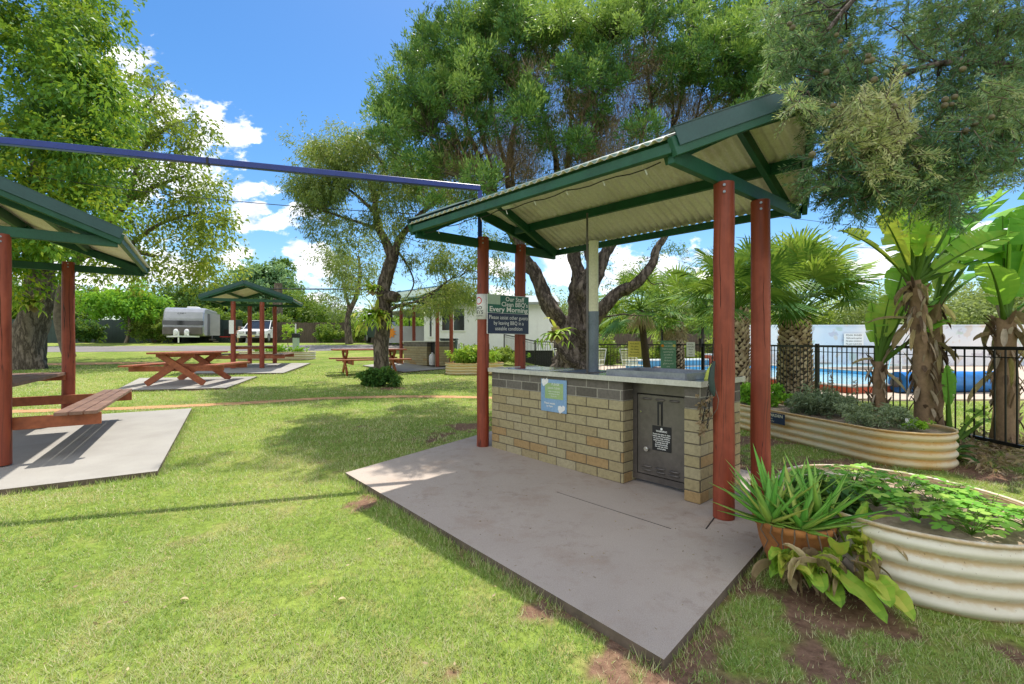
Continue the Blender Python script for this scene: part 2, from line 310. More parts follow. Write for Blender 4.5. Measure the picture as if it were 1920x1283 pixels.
# ------------------------------------------------------------------ mesh builder
ORG = {}
def link(o): scene.collection.objects.link(o)
class MB:
    def __init__(s): s.v = []; s.f = []; s.val = []; s.sm = []
    def add(s, vs, fs, val=.5, smooth=False):
        k = len(s.v); s.v += [tuple(x) for x in vs]
        for i, f in enumerate(fs):
            s.f.append(tuple(k+j for j in f)); s.val.append(val); s.sm.append(smooth)
        return s
    def bar(s, p, q, w, h, up=(0,0,1), val=.5, taper=1.0):
        p = Vector(p); q = Vector(q); d = (q-p).normalized(); up = Vector(up)
        if abs(d.dot(up)) > .98: up = Vector((0,1,0))
        a = d.cross(up).normalized(); b = a.cross(d).normalized(); vs = []
        for c, t in ((p, 1.0), (q, taper)):
            for (i, j) in ((-1,-1),(1,-1),(1,1),(-1,1)): vs.append(c+a*(i*w/2*t)+b*(j*h/2*t))
        return s.add(vs, [(0,1,2,3),(7,6,5,4),(0,4,5,1),(1,5,6,2),(2,6,7,3),(3,7,4,0)], val)
    def box(s, c, size, ang=0, val=.5):
        c = Vector(c); e = Vector((math.cos(ang), math.sin(ang), 0))*size[0]/2
        return s.bar(c-e, c+e, size[1], size[2], val=val)
    def tube(s, pts, rad, n=8, val=.5, caps=True, lump=0):
        pts = [Vector(p) for p in pts]; m = len(pts)
        if not hasattr(rad, '__len__'): rad = [rad]*m
        vs = []; u = None
        for i, p in enumerate(pts):
            d = (pts[min(i+1, m-1)]-pts[max(i-1, 0)]).normalized()
            if u is None:
                u = d.cross(Vector((.3,.2,1) if abs(d.z) < .9 else (1,0,0))).normalized()
            else: u = (u-d*u.dot(d)).normalized()
            w = d.cross(u)
            for k in range(n):
                a = 2*math.pi*k/n; r = rad[i]*(1+(lump*(math.sin(3*a+i*.4)+.6*math.sin(7*a+i)+.5*random.uniform(-1,1)) if lump else 0))
                vs.append(p+u*(math.cos(a)*r)+w*(math.sin(a)*r))
        fs = [(i*n+k, i*n+(k+1)%n, (i+1)*n+(k+1)%n, (i+1)*n+k) for i in range(m-1) for k in range(n)]
        s.add(vs, fs, val, True)
        if caps:
            s.add([vs[k] for k in range(n)], [tuple(range(n-1, -1, -1))], val); s.add(vs[-n:], [tuple(range(n))], val)
        return s
    def lathe(s, c, prof, n=32, val=.5, ax=1, ay=1):
        c = Vector(c); vs = [c+Vector((math.cos(2*math.pi*k/n)*r*ax, math.sin(2*math.pi*k/n)*r*ay, z)) for r, z in prof for k in range(n)]
        return s.add(vs, [(i*n+k, i*n+(k+1)%n, (i+1)*n+(k+1)%n, (i+1)*n+k) for i in range(len(prof)-1) for k in range(n)], val, True)
    def prism(s, poly, z0, z1, val=.5):
        n = len(poly); vs = [(p[0], p[1], z0) for p in poly]+[(p[0], p[1], z1) for p in poly]
        return s.add(vs, [tuple(range(n-1, -1, -1)), tuple(range(n, 2*n))]+[(i, (i+1)%n, n+(i+1)%n, n+i) for i in range(n)], val)
    def build(s, name, m, parent=None, org=None, bev=0, kind=None, **tags):
        org = Vector(org) if org is not None else (ORG[parent.name] if parent else Vector((0,0,0)))
        me = bpy.data.meshes.new(name)
        me.from_pydata([(x-org.x, y-org.y, z-org.z) for x, y, z in s.v], [], s.f)
        for mm in (m if isinstance(m, (list, tuple)) else [m]): me.materials.append(mm)
        me.polygons.foreach_set('use_smooth', s.sm)
        a = me.attributes.new('v', 'FLOAT', 'FACE'); a.data.foreach_set('value', s.val)
        me.update()
        return place(name, me, parent, org, bev, kind, **tags)
def place(name, me, parent, org, bev=0, kind=None, label=None, cat=None, group=None):
    o = bpy.data.objects.new(name, me); link(o); ORG[o.name] = Vector(org)
    if parent: o.parent = parent
    else: o.location = org
    if bev:
        b = o.modifiers.new('bevel', 'BEVEL'); b.width = bev; b.segments = 1; b.limit_method = 'ANGLE'
    tag(o, label, cat, group, kind); return o
def tag(o, label=None, cat=None, group=None, kind=None):
    if label: o['label'] = label
    if cat: o['category'] = cat
    if group: o['group'] = group
    if kind: o['kind'] = kind
def thing(name, label, cat, loc, group=None):
    o = bpy.data.objects.new(name, None); link(o); o.location = loc; o.empty_display_size = .2
    ORG[o.name] = Vector(loc); tag(o, label, cat, group); return o
def quads(name, P, vals, m, parent=None, org=None, kind=None, n=4, **tags):
    "P: (N, n, 3) array of leaf polygons"
    org = Vector(org) if org is not None else (ORG[parent.name] if parent else Vector((0,0,0)))
    N = P.shape[0]; me = bpy.data.meshes.new(name)
    me.vertices.add(N*n); me.vertices.foreach_set('co', (P.reshape(-1, 3)-np.array(org)).astype(np.float32).ravel())
    me.loops.add(N*n); me.loops.foreach_set('vertex_index', np.arange(N*n, dtype=np.int32))
    me.polygons.add(N); me.polygons.foreach_set('loop_start', np.arange(0, N*n, n, dtype=np.int32))
    me.polygons.foreach_set('loop_total', np.full(N, n, dtype=np.int32))
    me.materials.append(m); a = me.attributes.new('v', 'FLOAT', 'FACE'); a.data.foreach_set('value', np.clip(vals, 0, 1).astype(np.float32))
    me.update(calc_edges=True); return place(name, me, parent, org, 0, kind, **tags)
def unit(a): return a/np.maximum(np.linalg.norm(a, axis=-1, keepdims=True), 1e-6)
def leafpoly(p, d, L, W, droop=.25):
    d = unit(d); s = unit(np.cross(d, rng.normal(size=d.shape)))
    L = np.asarray(L)[:, None]; W = np.asarray(W)[:, None]; dn = np.array([0, 0, -1.0])
    mid = p+d*L*.5
    return np.stack([p, mid+s*W*.5, p+d*L+dn*L*droop, mid-s*W*.5], 1)
def cloud(cl, n, L, W, up=.2, outw=.6, spread=1.0, droop=.25, flat=.8):
    "leaves round cluster centres; cl = list of (Vector, r, tone)"
    Ps, vs = [], []
    for c, r, tone in cl:
        k = max(6, int(n)); sub = rng.normal(size=(max(3, k//28), 3))*[r*.55, r*.55, r*.5*flat]
        idx = rng.integers(0, len(sub), k)
        off = sub[idx]+rng.normal(size=(k, 3))*r*.20*spread
        d = unit(off)*outw+rng.normal(size=(k, 3))*.6+np.array([0, 0, up])
        sz = rng.uniform(.6, 1.2, k)
        Ps.append(leafpoly(np.array(c)+off, d, L*sz, W*sz, droop))
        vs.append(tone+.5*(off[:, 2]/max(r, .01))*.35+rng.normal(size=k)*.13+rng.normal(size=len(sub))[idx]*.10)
    return np.concatenate(Ps), np.concatenate(vs)

def text(mb, s, size, o, xd, yd, align='LEFT', off=.002, fn=None, width=None, bold=0):
    cu = bpy.data.curves.new('txt', 'FONT'); cu.body = s; cu.size = size; cu.align_x = align; cu.resolution_u = 2; cu.offset = bold
    ob = bpy.data.objects.new('txt', cu); link(ob); bpy.context.view_layer.update()
    me = bpy.data.meshes.new_from_object(ob.evaluated_get(bpy.context.evaluated_depsgraph_get()))
    vs = [v.co.copy() for v in me.vertices]; fs = [tuple(p.vertices) for p in me.polygons]
    bpy.data.objects.remove(ob); bpy.data.curves.remove(cu); bpy.data.meshes.remove(me)
    o = Vector(o); xd = Vector(xd).normalized(); yd = Vector(yd).normalized(); nn = xd.cross(yd)
    if width and vs:
        w = max(v.x for v in vs)-min(v.x for v in vs); k = width/max(w, 1e-4)
        for v in vs: v.x *= k
    mb.add([fn(v.x, v.y) if fn else o+xd*v.x+yd*v.y+nn*off for v in vs], fs)

# ------------------------------------------------------------------ lawn, paths, road, slabs
def inpoly(X, Y, poly):
    ins = np.zeros(X.shape, bool); n = len(poly)
    for i in range(n):
        x1, y1 = poly[i]; x2, y2 = poly[(i+1)%n]
        c = ((y1 > Y) != (y2 > Y)) & (X < (x2-x1)*(Y-y1)/((y2-y1) if y2 != y1 else 1e-9)+x1)
        ins ^= c
    return ins
def vnoise(X, Y, s, seed):
    r = np.random.default_rng(seed).random((256, 256)); x = X/s; y = Y/s
    xi = np.floor(x).astype(int); yi = np.floor(y).astype(int); fx = sstep(x-xi); fy = sstep(y-yi)
    g = lambda a, b: r[a % 256, b % 256]
    return (g(xi, yi)*(1-fx)+g(xi+1, yi)*fx)*(1-fy)+(g(xi, yi+1)*(1-fx)+g(xi+1, yi+1)*fx)*fy
SLAB = [(-1.5,4.08), (.561,1.674), (2.5,3.74), (.1,6.4)]
SLAB_L = [(-3.23,4.13), (-5.3,7.5), (-8.0,6.1), (-5.7,2.6)]
def quadfrom(c, d1, d2, a, b):
    c = Vector((c[0], c[1])); d1 = Vector(d1); d2 = Vector(d2)
    return [tuple(c-d1*a-d2*b), tuple(c+d1*a-d2*b), tuple(c+d1*a+d2*b), tuple(c-d1*a+d2*b)]
D1 = Vector((-.713, .702, 0)); D2 = Vector((.783, .62, 0))
SH4 = (-3.25, 16.84)
SLAB_4 = [(p[0]-3.99, p[1]+12.6) for p in SLAB]
T1 = G(356, 717, .045); T1d = Vector((-.19, .98, 0)); T1e = Vector((.98, .19, 0))
SLAB_T1 = [tuple(G(*p)[:2]) for p in ((216, 736), (424, 731), (482, 709), (262, 712))]
S3 = Vector((-9.25, 16.35)); S3d1 = Vector((-.3, .954, 0)); S3d2 = Vector((.954, .3, 0))
SLAB_3 = [tuple(G(*p)[:2]) for p in ((350, 703), (531, 702), (582, 683), (410, 684))]
ALL_SLABS = [SLAB, SLAB_L, SLAB_4, SLAB_T1, SLAB_3]
# ground wear: (x, y, radius, strength)
WEAR = [(-1.1,3.55,.25,.8), (.42,1.62,.16,.8), (.9,1.45,.28,.95), (1.15,1.75,.28,.9), (.1,2.02,.12,.6), (-.3,2.42,.10,.5), (1.5,2.1,.35,.9), (1.25,1.35,.28,.85), (1.75,1.55,.16,.6), (2.05,1.45,.14,.6), (2.3,1.75,.25,.7), (1.45,1.75,.3,.75), (1.0,1.2,.2,.8), (2.6,1.7,.3,.5), (1.9,1.2,.25,.5), (2.1,4.6,.6,1.1), (1.35,1.95,.26,.95), (1.0,1.55,.22,.85), (1.6,1.95,.22,.95), (3.3,4.4,.5,1.0), (2.6,3.6,.35,.9), (4.4,4.2,.45,.9), (3.0,5.6,.4,1.0), (5.6,9.0,.8,.8),
        (2.8,4.3,.5,.95), (3.1,3.8,.4,.7), (-.9,5.6,.35,.9), (-.5,6.3,.4,.8), (3.9,3.4,.3,.5), (4.9,5.0,.6,.9), (5.3,6.2,.8,.9), (1.9,1.75,.2,.8), (2.4,1.85,.15,.7), (2.6,5.6,.5,.9), (.7,7.2,.8,.9), (1.3,9,.9,.9),
        (-2.7,10.6,.5,.5), (-1.4,3.0,.1,.5), (-1.9,2.6,.09,.4), (-1.0,2.2,.1,.6), (-.9,2.05,.07,.6), (-.2,1.7,.1,.5), (-.75,1.5,.12,.5), (-2.1,3.4,.1,.4)]
def dirtf(X, Y):
    d = np.zeros(X.shape)
    for (a, b, r, s) in WEAR: d = np.maximum(d, s*np.exp(-((X-a)**2+(Y-b)**2)/(r*r)))
    # a bare strip along the near edges of the slab
    def seg(p, q, w):
        px, py = p; dx, dy = q[0]-px, q[1]-py; t = np.clip(((X-px)*dx+(Y-py)*dy)/(dx*dx+dy*dy), 0, 1)
        return np.exp(-((X-px-t*dx)**2+(Y-py-t*dy)**2)/(w*w))
    d = np.maximum(d, .62*seg((-.3,2.7), SLAB[1], .09)); d = np.maximum(d, .85*seg(SLAB[1], (1.3,2.45), .16))
    for pl in ALL_SLABS[1:]:
        for i in range(4): d = np.maximum(d, .35*seg(pl[i], pl[(i+1)%4], .10))
    n = .4*vnoise(X, Y, .35, 1)+.35*vnoise(X, Y, .11, 2)+.25*vnoise(X, Y, .035, 3)
    return sstep((d*1.15+(n-.5)*1.9-.46)/.30)
def mk_lawn():
    u = np.linspace(-1, 1, 361); xs = 90*np.sinh(u*5.2)/math.sinh(5.2)
    t = np.linspace(0, 1, 420); ys = -3+160*(np.sinh(t*4.2)/math.sinh(4.2))
    X, Y = np.meshgrid(xs, ys); Z = gz(X, Y)-.012*0
    # sink the ground under the pool basin and behind far boundary it stays level
    pool = inpoly(X, Y, POOL_OUT); Z = np.where(pool, Z-.9, Z)
    P = np.stack([X, Y, Z], -1).reshape(-1, 3); ny, nx = X.shape
    i = (np.arange(ny-1)[:, None]*nx+np.arange(nx-1)[None]).ravel()
    Fc = np.stack([i, i+1, i+nx+1, i+nx], 1)
    me = bpy.data.meshes.new('lawn'); me.vertices.add(len(P)); me.vertices.foreach_set('co', P.astype(np.float32).ravel())
    me.loops.add(len(Fc)*4); me.loops.foreach_set('vertex_index', Fc.astype(np.int32).ravel())
    me.polygons.add(len(Fc)); me.polygons.foreach_set('loop_start', np.arange(0, len(Fc)*4, 4, dtype=np.int32)); me.polygons.foreach_set('loop_total', np.full(len(Fc), 4, dtype=np.int32))
    me.polygons.foreach_set('use_smooth', np.ones(len(Fc), bool))
    me.materials.append(M['lawn']); a = me.attributes.new('dirt', 'FLOAT', 'POINT'); a.data.foreach_set('value', dirtf(X, Y).astype(np.float32).ravel())
    me.update(calc_edges=True); place('ground', me, None, (0,0,0), kind='structure')
PC = Vector((7.85, 10.5, 0)); PA = Vector((-.2, .98, 0)).normalized(); PB = Vector((.95, .3, 0)).normalized()
PL, PW = 9.0, 6.2
def pp(a, b, z=0): v = PC+PA*a+PB*b; return Vector((v.x, v.y, z))
POOL_OUT = [tuple(pp(a, b)[:2]) for a, b in ((.3,.3),(PL-.3,.3),(PL-.3,PW-.3),(.3,PW-.3))]
mk_lawn()
def strip(name, pts, widths, dz, m, sub=10):
    mb = MB(); L = []
    for i in range(len(pts)-1):
        for k in range(sub): t = k/sub; L.append((Vector(pts[i])*(1-t)+Vector(pts[i+1])*t, widths[i]*(1-t)+widths[i+1]*t))
    L.append((Vector(pts[-1]), widths[-1])); vs = []; nn = 5
    for i, (p, w) in enumerate(L):
        d = (L[min(i+1, len(L)-1)][0]-L[max(i-1, 0)][0]).normalized(); s = Vector((-d.y, d.x))
        for k in range(nn):
            q = p+s*(w*(k/(nn-1)-.5)*(1+random.uniform(-.12, .12)*(k in (0, nn-1)))); vs.append((q.x, q.y, float(gz(q.x, q.y))+dz))
    fs = [(i*nn+k, i*nn+k+1, (i+1)*nn+k+1, (i+1)*nn+k) for i in range(len(L)-1) for k in range(nn-1)]
    mb.add(vs, fs, .5, True); mb.build(name, m, kind='structure')
path_px = [(-60,775),(100,770),(250,766),(450,757),(600,748),(745,744),(895,746),(960,748)]
PATH = [tuple(G(*p)[:2]) for p in path_px]
strip('footpath', PATH, [.34,.34,.34,.34,.3,.3,.28,.28], .006, M['path_dirt'])
strip('sandy_track', [tuple(G(*p)[:2]) for p in ((60,684),(180,682),(300,680))], [.9,1.0,.4], .006, M['path_dirt'])
strip('road', [(-45,24),(-30,25.2),(-18,26),(-10,26.5),(-4.5,28)], [4.5]*5, .008, M['asphalt'], 14)
def slab(name, poly, m, t=.045):
    mb = MB(); n = len(poly); top = []; c = Vector((sum(p[0] for p in poly)/n, sum(p[1] for p in poly)/n))
    zt = [float(gz(*p))+t for p in poly]
    vs = [(p[0], p[1], z) for p, z in zip(poly, zt)]+[(p[0], p[1], z-.25) for p, z in zip(poly, zt)]
    mb.add(vs, [tuple(range(n))]+[(i, n+i, n+(i+1)%n, (i+1)%n) for i in range(n)]); o = mb.build(name, [m, M['slab_side']], kind='structure')
    for p in o.data.polygons[1:]: p.material_index = 1
    return o
sl = slab('concrete_slab', SLAB, M['slab'])
P = np.stack([rng.uniform(-1.4,2.3,900), rng.uniform(1.8,5.4,900), np.full(900,.003)], 1); P = P[inpoly(P[:,0], P[:,1], SLAB)]; k = len(P); dd = rng.normal(size=(k,3))*[1,1,.05]
quads('slab_grit', leafpoly(P, dd, rng.uniform(.004,.022,k), rng.uniform(.002,.007,k), 0), rng.random(k)*.7, M['lf_dead'], org=(0,3,0), kind='stuff', label='scattered dry bits and grit on the barbecue slab', cat='debris')
# saw-cut joints in the main slab, thin dark grooves laid 2 mm proud
mj = MB()
for a, b, w in (((1.22,2.85), (1.36,3.04), .007), ((-1.32,4.33), (-.55,4.62), .005), ((.35,3.55),(1.0,2.85), .002)):
    mj.bar((a[0], a[1], .0015), (b[0], b[1], .0015), w, .003)
mj.build('slab_joint', M['black'], kind='structure')
slab('concrete_slab', SLAB_L, M['slab_pale']); slab('concrete_slab', SLAB_4, M['slab_pale']); slab('concrete_slab', SLAB_T1, M['slab_pale']); slab('concrete_slab', SLAB_3, M['slab_pale'])
# pool paving
mb = MB(); mb.prism([(5.62,9.6),(7.5,9.4),(12,9.6),(34,14),(34,24.4),(3.4,24.4),(3.2,16.6),(5.9,14.2)], -.08, -.012)
mb.f = mb.f[1:]; mb.val = mb.val[1:]; mb.sm = mb.sm[1:]
mb.build('pool_paving', M['deck'], kind='structure')
# grass blades: dense where the camera stands, thinning with distance
BED1 = (2.22, 2.6, .60, .67)
def mk_grass():
    N = 620000; Y = np.exp(rng.uniform(math.log(1.15), math.log(17), N)); X = rng.uniform(-1.45, 1.45, N)*Y
    keep = np.ones(N, bool)
    for pl in ALL_SLABS: keep &= ~inpoly(X, Y, pl)
    keep &= ((X-BED1[0])/BED1[2])**2+((Y-BED1[1])/BED1[3])**2 > 1
    for i in range(len(PATH)-1):
        p, q = PATH[i], PATH[i+1]; dx, dy = q[0]-p[0], q[1]-p[1]; t = np.clip(((X-p[0])*dx+(Y-p[1])*dy)/(dx*dx+dy*dy), 0, 1)
        keep &= (X-p[0]-t*dx)**2+(Y-p[1]-t*dy)**2 > .14**2
    keep &= ~((Y > 9.3) & (X > 5.5))
    d = dirtf(X, Y); keep &= rng.random(N) > d*.93
    X, Y, d = X[keep], Y[keep], d[keep]; n = len(X)
    tone = vnoise(X, Y, .9, 5)*.45+vnoise(X, Y, .25, 6)*.35+vnoise(X, Y, 3.0, 9)*.2
    thin = rng.random(n) > sstep((vnoise(X, Y, .13, 8)*.6+vnoise(X, Y, .05, 14)*.4-.60)/.12)*.8
    X, Y, d, tone = X[thin], Y[thin], d[thin], tone[thin]; n = len(X)
    k = np.maximum(1, Y/2.4); L = rng.uniform(.013, .036, n)*(.7+.7*vnoise(X, Y, .12, 12))*np.minimum(k, 2.0)**.5; W = rng.uniform(.0022, .0042, n)*k
    p = np.stack([X, Y, gz(X, Y)-.002], 1); a = rng.uniform(0, 2*math.pi, n); lean = rng.uniform(.25, 1.7, n)
    h = np.stack([np.cos(a)*lean, np.sin(a)*lean, np.ones(n)], 1); h = unit(h)
    b = a+math.pi/2+rng.normal(size=n)*.5; s = np.stack([np.cos(b), np.sin(b), np.zeros(n)], 1)*W[:, None]*.5
    P = np.stack([p-s, p+s, p+h*L[:, None]], 1)
    straw = rng.random(n) < .22+.5*d+.40*sstep((tone-.45)/.2)
    v = np.where(straw, rng.uniform(.55, 1.0, n), .02+tone*.62+rng.normal(size=n)*.10)
    quads('grass_blades', P, v, M['grass'], org=(0,0,0), kind='stuff', n=3, label='mown green lawn grass with straw coloured patches', cat='grass')
mk_grass()
def edge_grass():
    Ps, vs = [], []
    for pl, dens in ((SLAB, 900), (SLAB_L, 420), (SLAB_T1, 120), (SLAB_3, 90), (SLAB_4, 90)):
        c = np.array([sum(p[0] for p in pl)/4, sum(p[1] for p in pl)/4])
        for i in range(4):
            a = np.array(pl[i]); b = np.array(pl[(i+1)%4]); n = int(np.linalg.norm(b-a)*dens); t = rng.random(n)[:, None]; q = a+(b-a)*t; o = unit(q-c); nrm = unit(np.array([[ (b-a)[1], -(b-a)[0] ]])); nrm = nrm*np.sign((nrm*(a-c)).sum())
            q = q+nrm*np.abs(rng.normal(size=(n,1)))*.035+nrm*.004; keep = rng.random(n) > dirtf(q[:,0], q[:,1])*.55*(vnoise(q[:,0], q[:,1], .25, 17) > .35)
            keep &= vnoise(q[:,0], q[:,1], .14, 18) > .25
            q = q[keep]; n = len(q); k = np.maximum(1, q[:,1]/3); p = np.stack([q[:,0], q[:,1], gz(q[:,0], q[:,1])-.004], 1); h = unit(np.concatenate([rng.normal(size=(n,2))*.45-nrm*.15, np.ones((n,1))], 1)); L = rng.uniform(.03,.07,n); W = rng.uniform(.0025,.0045,n)*k; ang = rng.uniform(0,6.28,n)
            sd = np.stack([np.cos(ang), np.sin(ang), np.zeros(n)], 1)*W[:,None]*.5; Ps.append(np.stack([p-sd, p+sd, p+h*L[:,None]], 1)); vs.append(np.where(rng.random(n) < .35, rng.uniform(.6,1,n), rng.uniform(.05,.5,n)))
    quads('edge_grass', np.concatenate(Ps), np.concatenate(vs), M['grass'], org=(0,0,0), kind='stuff', n=3, label='longer grass fringe growing along the concrete slab edges', cat='grass')
edge_grass()
# ------------------------------------------------------------------ trees
def curve_pts(p, q, up, n=6, wob=.05):
    p = Vector(p); q = Vector(q); L = (q-p).length; c = p.lerp(q, .45)+Vector((0,0,L*up))
    return [p*(1-t)**2+c*2*t*(1-t)+q*t*t+Vector([random.uniform(-1,1) for _ in range(3)])*L*wob*(0 if i in (0, n) else 1) for i, t in enumerate([k/n for k in range(n+1)])]
class Tree:
    def __init__(s, name, label, base, cat='tree', group=None):
        s.base = Vector(base); s.t = thing(name, label, cat, base, group); s.w = MB(); s.fine = MB(); s.nodes = []
    def limb(s, pts, r0, r1, n=12, lump=0.08, fine=False, sub=4, wig=0):
        P = [Vector(p) for p in pts]; out = []
        if wig: P = [P[0]]+[x for i in range(1, len(P)) for x in (P[i-1].lerp(P[i], .5)+Vector([random.uniform(-wig, wig) for _ in range(3)]), P[i]+Vector([random.uniform(-wig, wig)*.6 for _ in range(3)]))]
        for i in range(len(P)-1):
            a = P[max(i-1, 0)]; b = P[i]; c = P[i+1]; d = P[min(i+2, len(P)-1)]
            for k in range(sub):
                t = k/sub; out.append(.5*((2*b)+(c-a)*t+(2*a-5*b+4*c-d)*t*t+(-a+3*b-3*c+d)*t**3))
        out.append(P[-1]); m = len(out); rad = [r0+(r1-r0)*(i/(m-1))**.8 for i in range(m)]
        s.w.tube(out, rad, n, lump=lump)
        for p, r in zip(out, rad): s.nodes.append((p, r))
    def reach(s, targets, up=.12, rk=.018, wob=.05, minz=None, sides=5):
        order = sorted(targets, key=lambda t: min((t-n[0]).length for n in s.nodes[::3] or s.nodes))
        A = [n for n in s.nodes]
        for t in order:
            best = min(A, key=lambda n: (t-n[0]).length*(1+1.2*max(0, (n[0].z-t.z)/max((t-n[0]).length, .1)))+(.6 if n[1] < .012 else 0))
            L = (t-best[0]).length
            if L < .05: continue
            r = min(best[1]*.75, max(.006, L*rk)); pts = curve_pts(best[0], t, up, 5 if L > .5 else 3, wob)
            m = len(pts); rr = [r+(max(.004, r*.25)-r)*i/(m-1) for i in range(m)]
            s.w.tube(pts, rr, sides if r > .02 else 4, caps=False)
            A += list(zip(pts[1:], rr[1:]))
        s.nodes = A
    def finish(s, bark, P=None, v=None, lf=None, twig=None):
        s.w.build('trunk', bark, s.t)
        if s.fine.v: s.fine.build('twigs', twig or bark, s.t)
        if P is not None: quads('crown', P, v, lf, s.t)
def crown(ells, n, r, dY):
    "cluster centres inside ellipses given as (px, py, rx, ry, Y, weight, tone)"
    out = []; tot = sum(e[5] for e in ells)
    for (px, py, rx, ry, Y, w, tone) in ells:
        for _ in range(max(1, int(n*w/tot))):
            a = random.uniform(0, 2*math.pi); q = math.sqrt(random.random()); dy = random.uniform(-1, 1)*dY*math.sqrt(max(0, 1-q*q*.7))
            out.append((V(px+math.cos(a)*q*rx, py+math.sin(a)*q*ry, Y+dy), r*random.uniform(.7, 1.25), tone+random.uniform(-.14, .14)))
    return out

# left broadleaf tree
b = G(55, 692)
T = Tree('broadleaf_tree', 'big dense green tree with yellow tufts and thick trunk behind the left shelter', b)
Yt = b.y
T.limb([g3(b.x, b.y, -.1), V(52,650,Yt), V(60,600,Yt), V(72,550,Yt), V(78,505,Yt), V(70,440,Yt), V(60,360,Yt)], .52, .26, 18, .14)
T.limb([V(80,500,Yt), V(110,440,Yt-.5), V(150,360,Yt-1)], .26, .10)
T.limb([V(66,480,Yt), V(20,400,Yt+.5), V(-40,300,Yt)], .28, .12)
T.limb([V(62,400,Yt), V(80,250,Yt+.5), V(110,100,Yt)], .25, .08)
cl = crown([(40,120,150,170,Yt,3,.42),(130,230,90,130,Yt-.5,2.2,.50),(30,330,140,90,Yt-1,2,.36),(130,400,90,55,Yt-2,1.1,.62),(180,300,45,80,Yt,.8,.58),(80,-60,150,120,Yt,1.4,.5),(40,450,150,35,Yt-2.5,1.1,.7),(-130,250,120,250,Yt,1.5,.4),(205,170,22,60,Yt,.35,.5),(125,90,75,90,Yt,1,.5),(30,530,70,18,Yt-1,.2,.6)], 210, .75, 2.8)
T.reach([c[0] for c in cl], .1, .02)
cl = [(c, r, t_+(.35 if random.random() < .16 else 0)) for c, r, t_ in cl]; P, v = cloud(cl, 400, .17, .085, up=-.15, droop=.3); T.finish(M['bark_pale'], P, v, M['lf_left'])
# staghorn clumps on tree trunks
def strapleaf(mb, p, d, L, W, bend=.9, n=6, val=.5, fork=0, cup=.25):
    p = Vector(p); d = Vector(d).normalized(); s = d.cross(Vector((0,0,1)))
    s = s.normalized() if s.length > .05 else Vector((1,0,0)); rows = []
    q = p.copy(); dd = d.copy()
    for i in range(n+1):
        t = i/n; w = W*(math.sin(math.pi*min(1, t*.85+.12))**.7)*(1 if t < 1 else .12)
        u = s.cross(dd).normalized()
        rows.append((q-s*w/2+u*w*cup, q.copy(), q+s*w/2+u*w*cup))
        q = q+dd*(L/n); dd = (dd+Vector((0,0,-bend/n*(.4+t)))).normalized()
    vs = [x for r in rows for x in r]
    fs = [(i*3+k, i*3+k+1, (i+1)*3+k+1, (i+1)*3+k) for i in range(n) for k in (0, 1)]
    mb.add(vs, fs, val, True)
    if fork:
        for sg in (-1, 1): strapleaf(mb, q-dd*L/n*.5, (dd+s*sg*.6), L*.4, W*.5, bend*1.1, 3, val)
def broad(mb, p, d, L, W, bend, val, cup=.15):
    p = Vector(p); d = Vector(d).normalized(); s = d.cross(Vector((0,0,1))); s = s.normalized() if s.length > .05 else Vector((1,0,0)); q = p.copy(); n = 12; rows = []; ph = random.uniform(0,6); cp = cup*random.uniform(.8,2.4)
    for i in range(n+1):
        t = i/n; w = W*(math.sin(math.pi*min(1, t*.86+.12))**.7)*(1 if i < n else .1)*random.uniform(.93,1.07); u = s.cross(d).normalized()
        rows.append([q+s*w*k*.5+u*w*(cp*k*k+.07*math.sin(ph+i*1.3+k*2)*abs(k)) for k in (-1,-.5,0,.5,1)]); q = q+d*(L/n); d = (d+Vector((random.uniform(-.04,.04),random.uniform(-.04,.04),-bend/n*(.4+t)))).normalized()
    for i in range(n):
        for k in range(4): mb.add([rows[i][k], rows[i][k+1], rows[i+1][k+1], rows[i+1][k]], [(0,1,2,3)], max(0, min(1, val+random.uniform(-.12,.12)+(.22 if k in (1,2) else 0)-.3*(i > n-3))), True)
def staghorn(p, r, label, dirn=(0,-1,0), n=26, group=None, up=.2):
    t = thing('staghorn_fern', label, 'fern', p, group); a = MB(); bsh = MB(); dn = Vector(dirn)
    for i in range(n):
        ang = random.uniform(0, 2*math.pi); d = Vector((math.cos(ang), math.sin(ang)*.6, random.uniform(-.5, .9)+up))+dn*.8
        strapleaf(a, Vector(p)+dn*.05*r, d, r*random.uniform(.7, 1.15), r*random.uniform(.12, .22), random.uniform(.8, 1.9), 6, random.uniform(.2, 1), fork=random.random() < .7)
    for i in range(9):
        ang = i*.7; d = Vector((math.cos(ang), 0, math.sin(ang)))+dn*.35
        strapleaf(bsh, p, d, r*.45, r*.42, .3, 4, random.uniform(.2, .9))
    a.build('fronds', M['lf_stag'], t); bsh.build('shield_fronds', M['lf_dead'], t); return t
staghorn(V(68,570,Yt-.62), .75, 'wide staghorn fern clump gripping the thick pale trunk behind the left shelter', n=34)
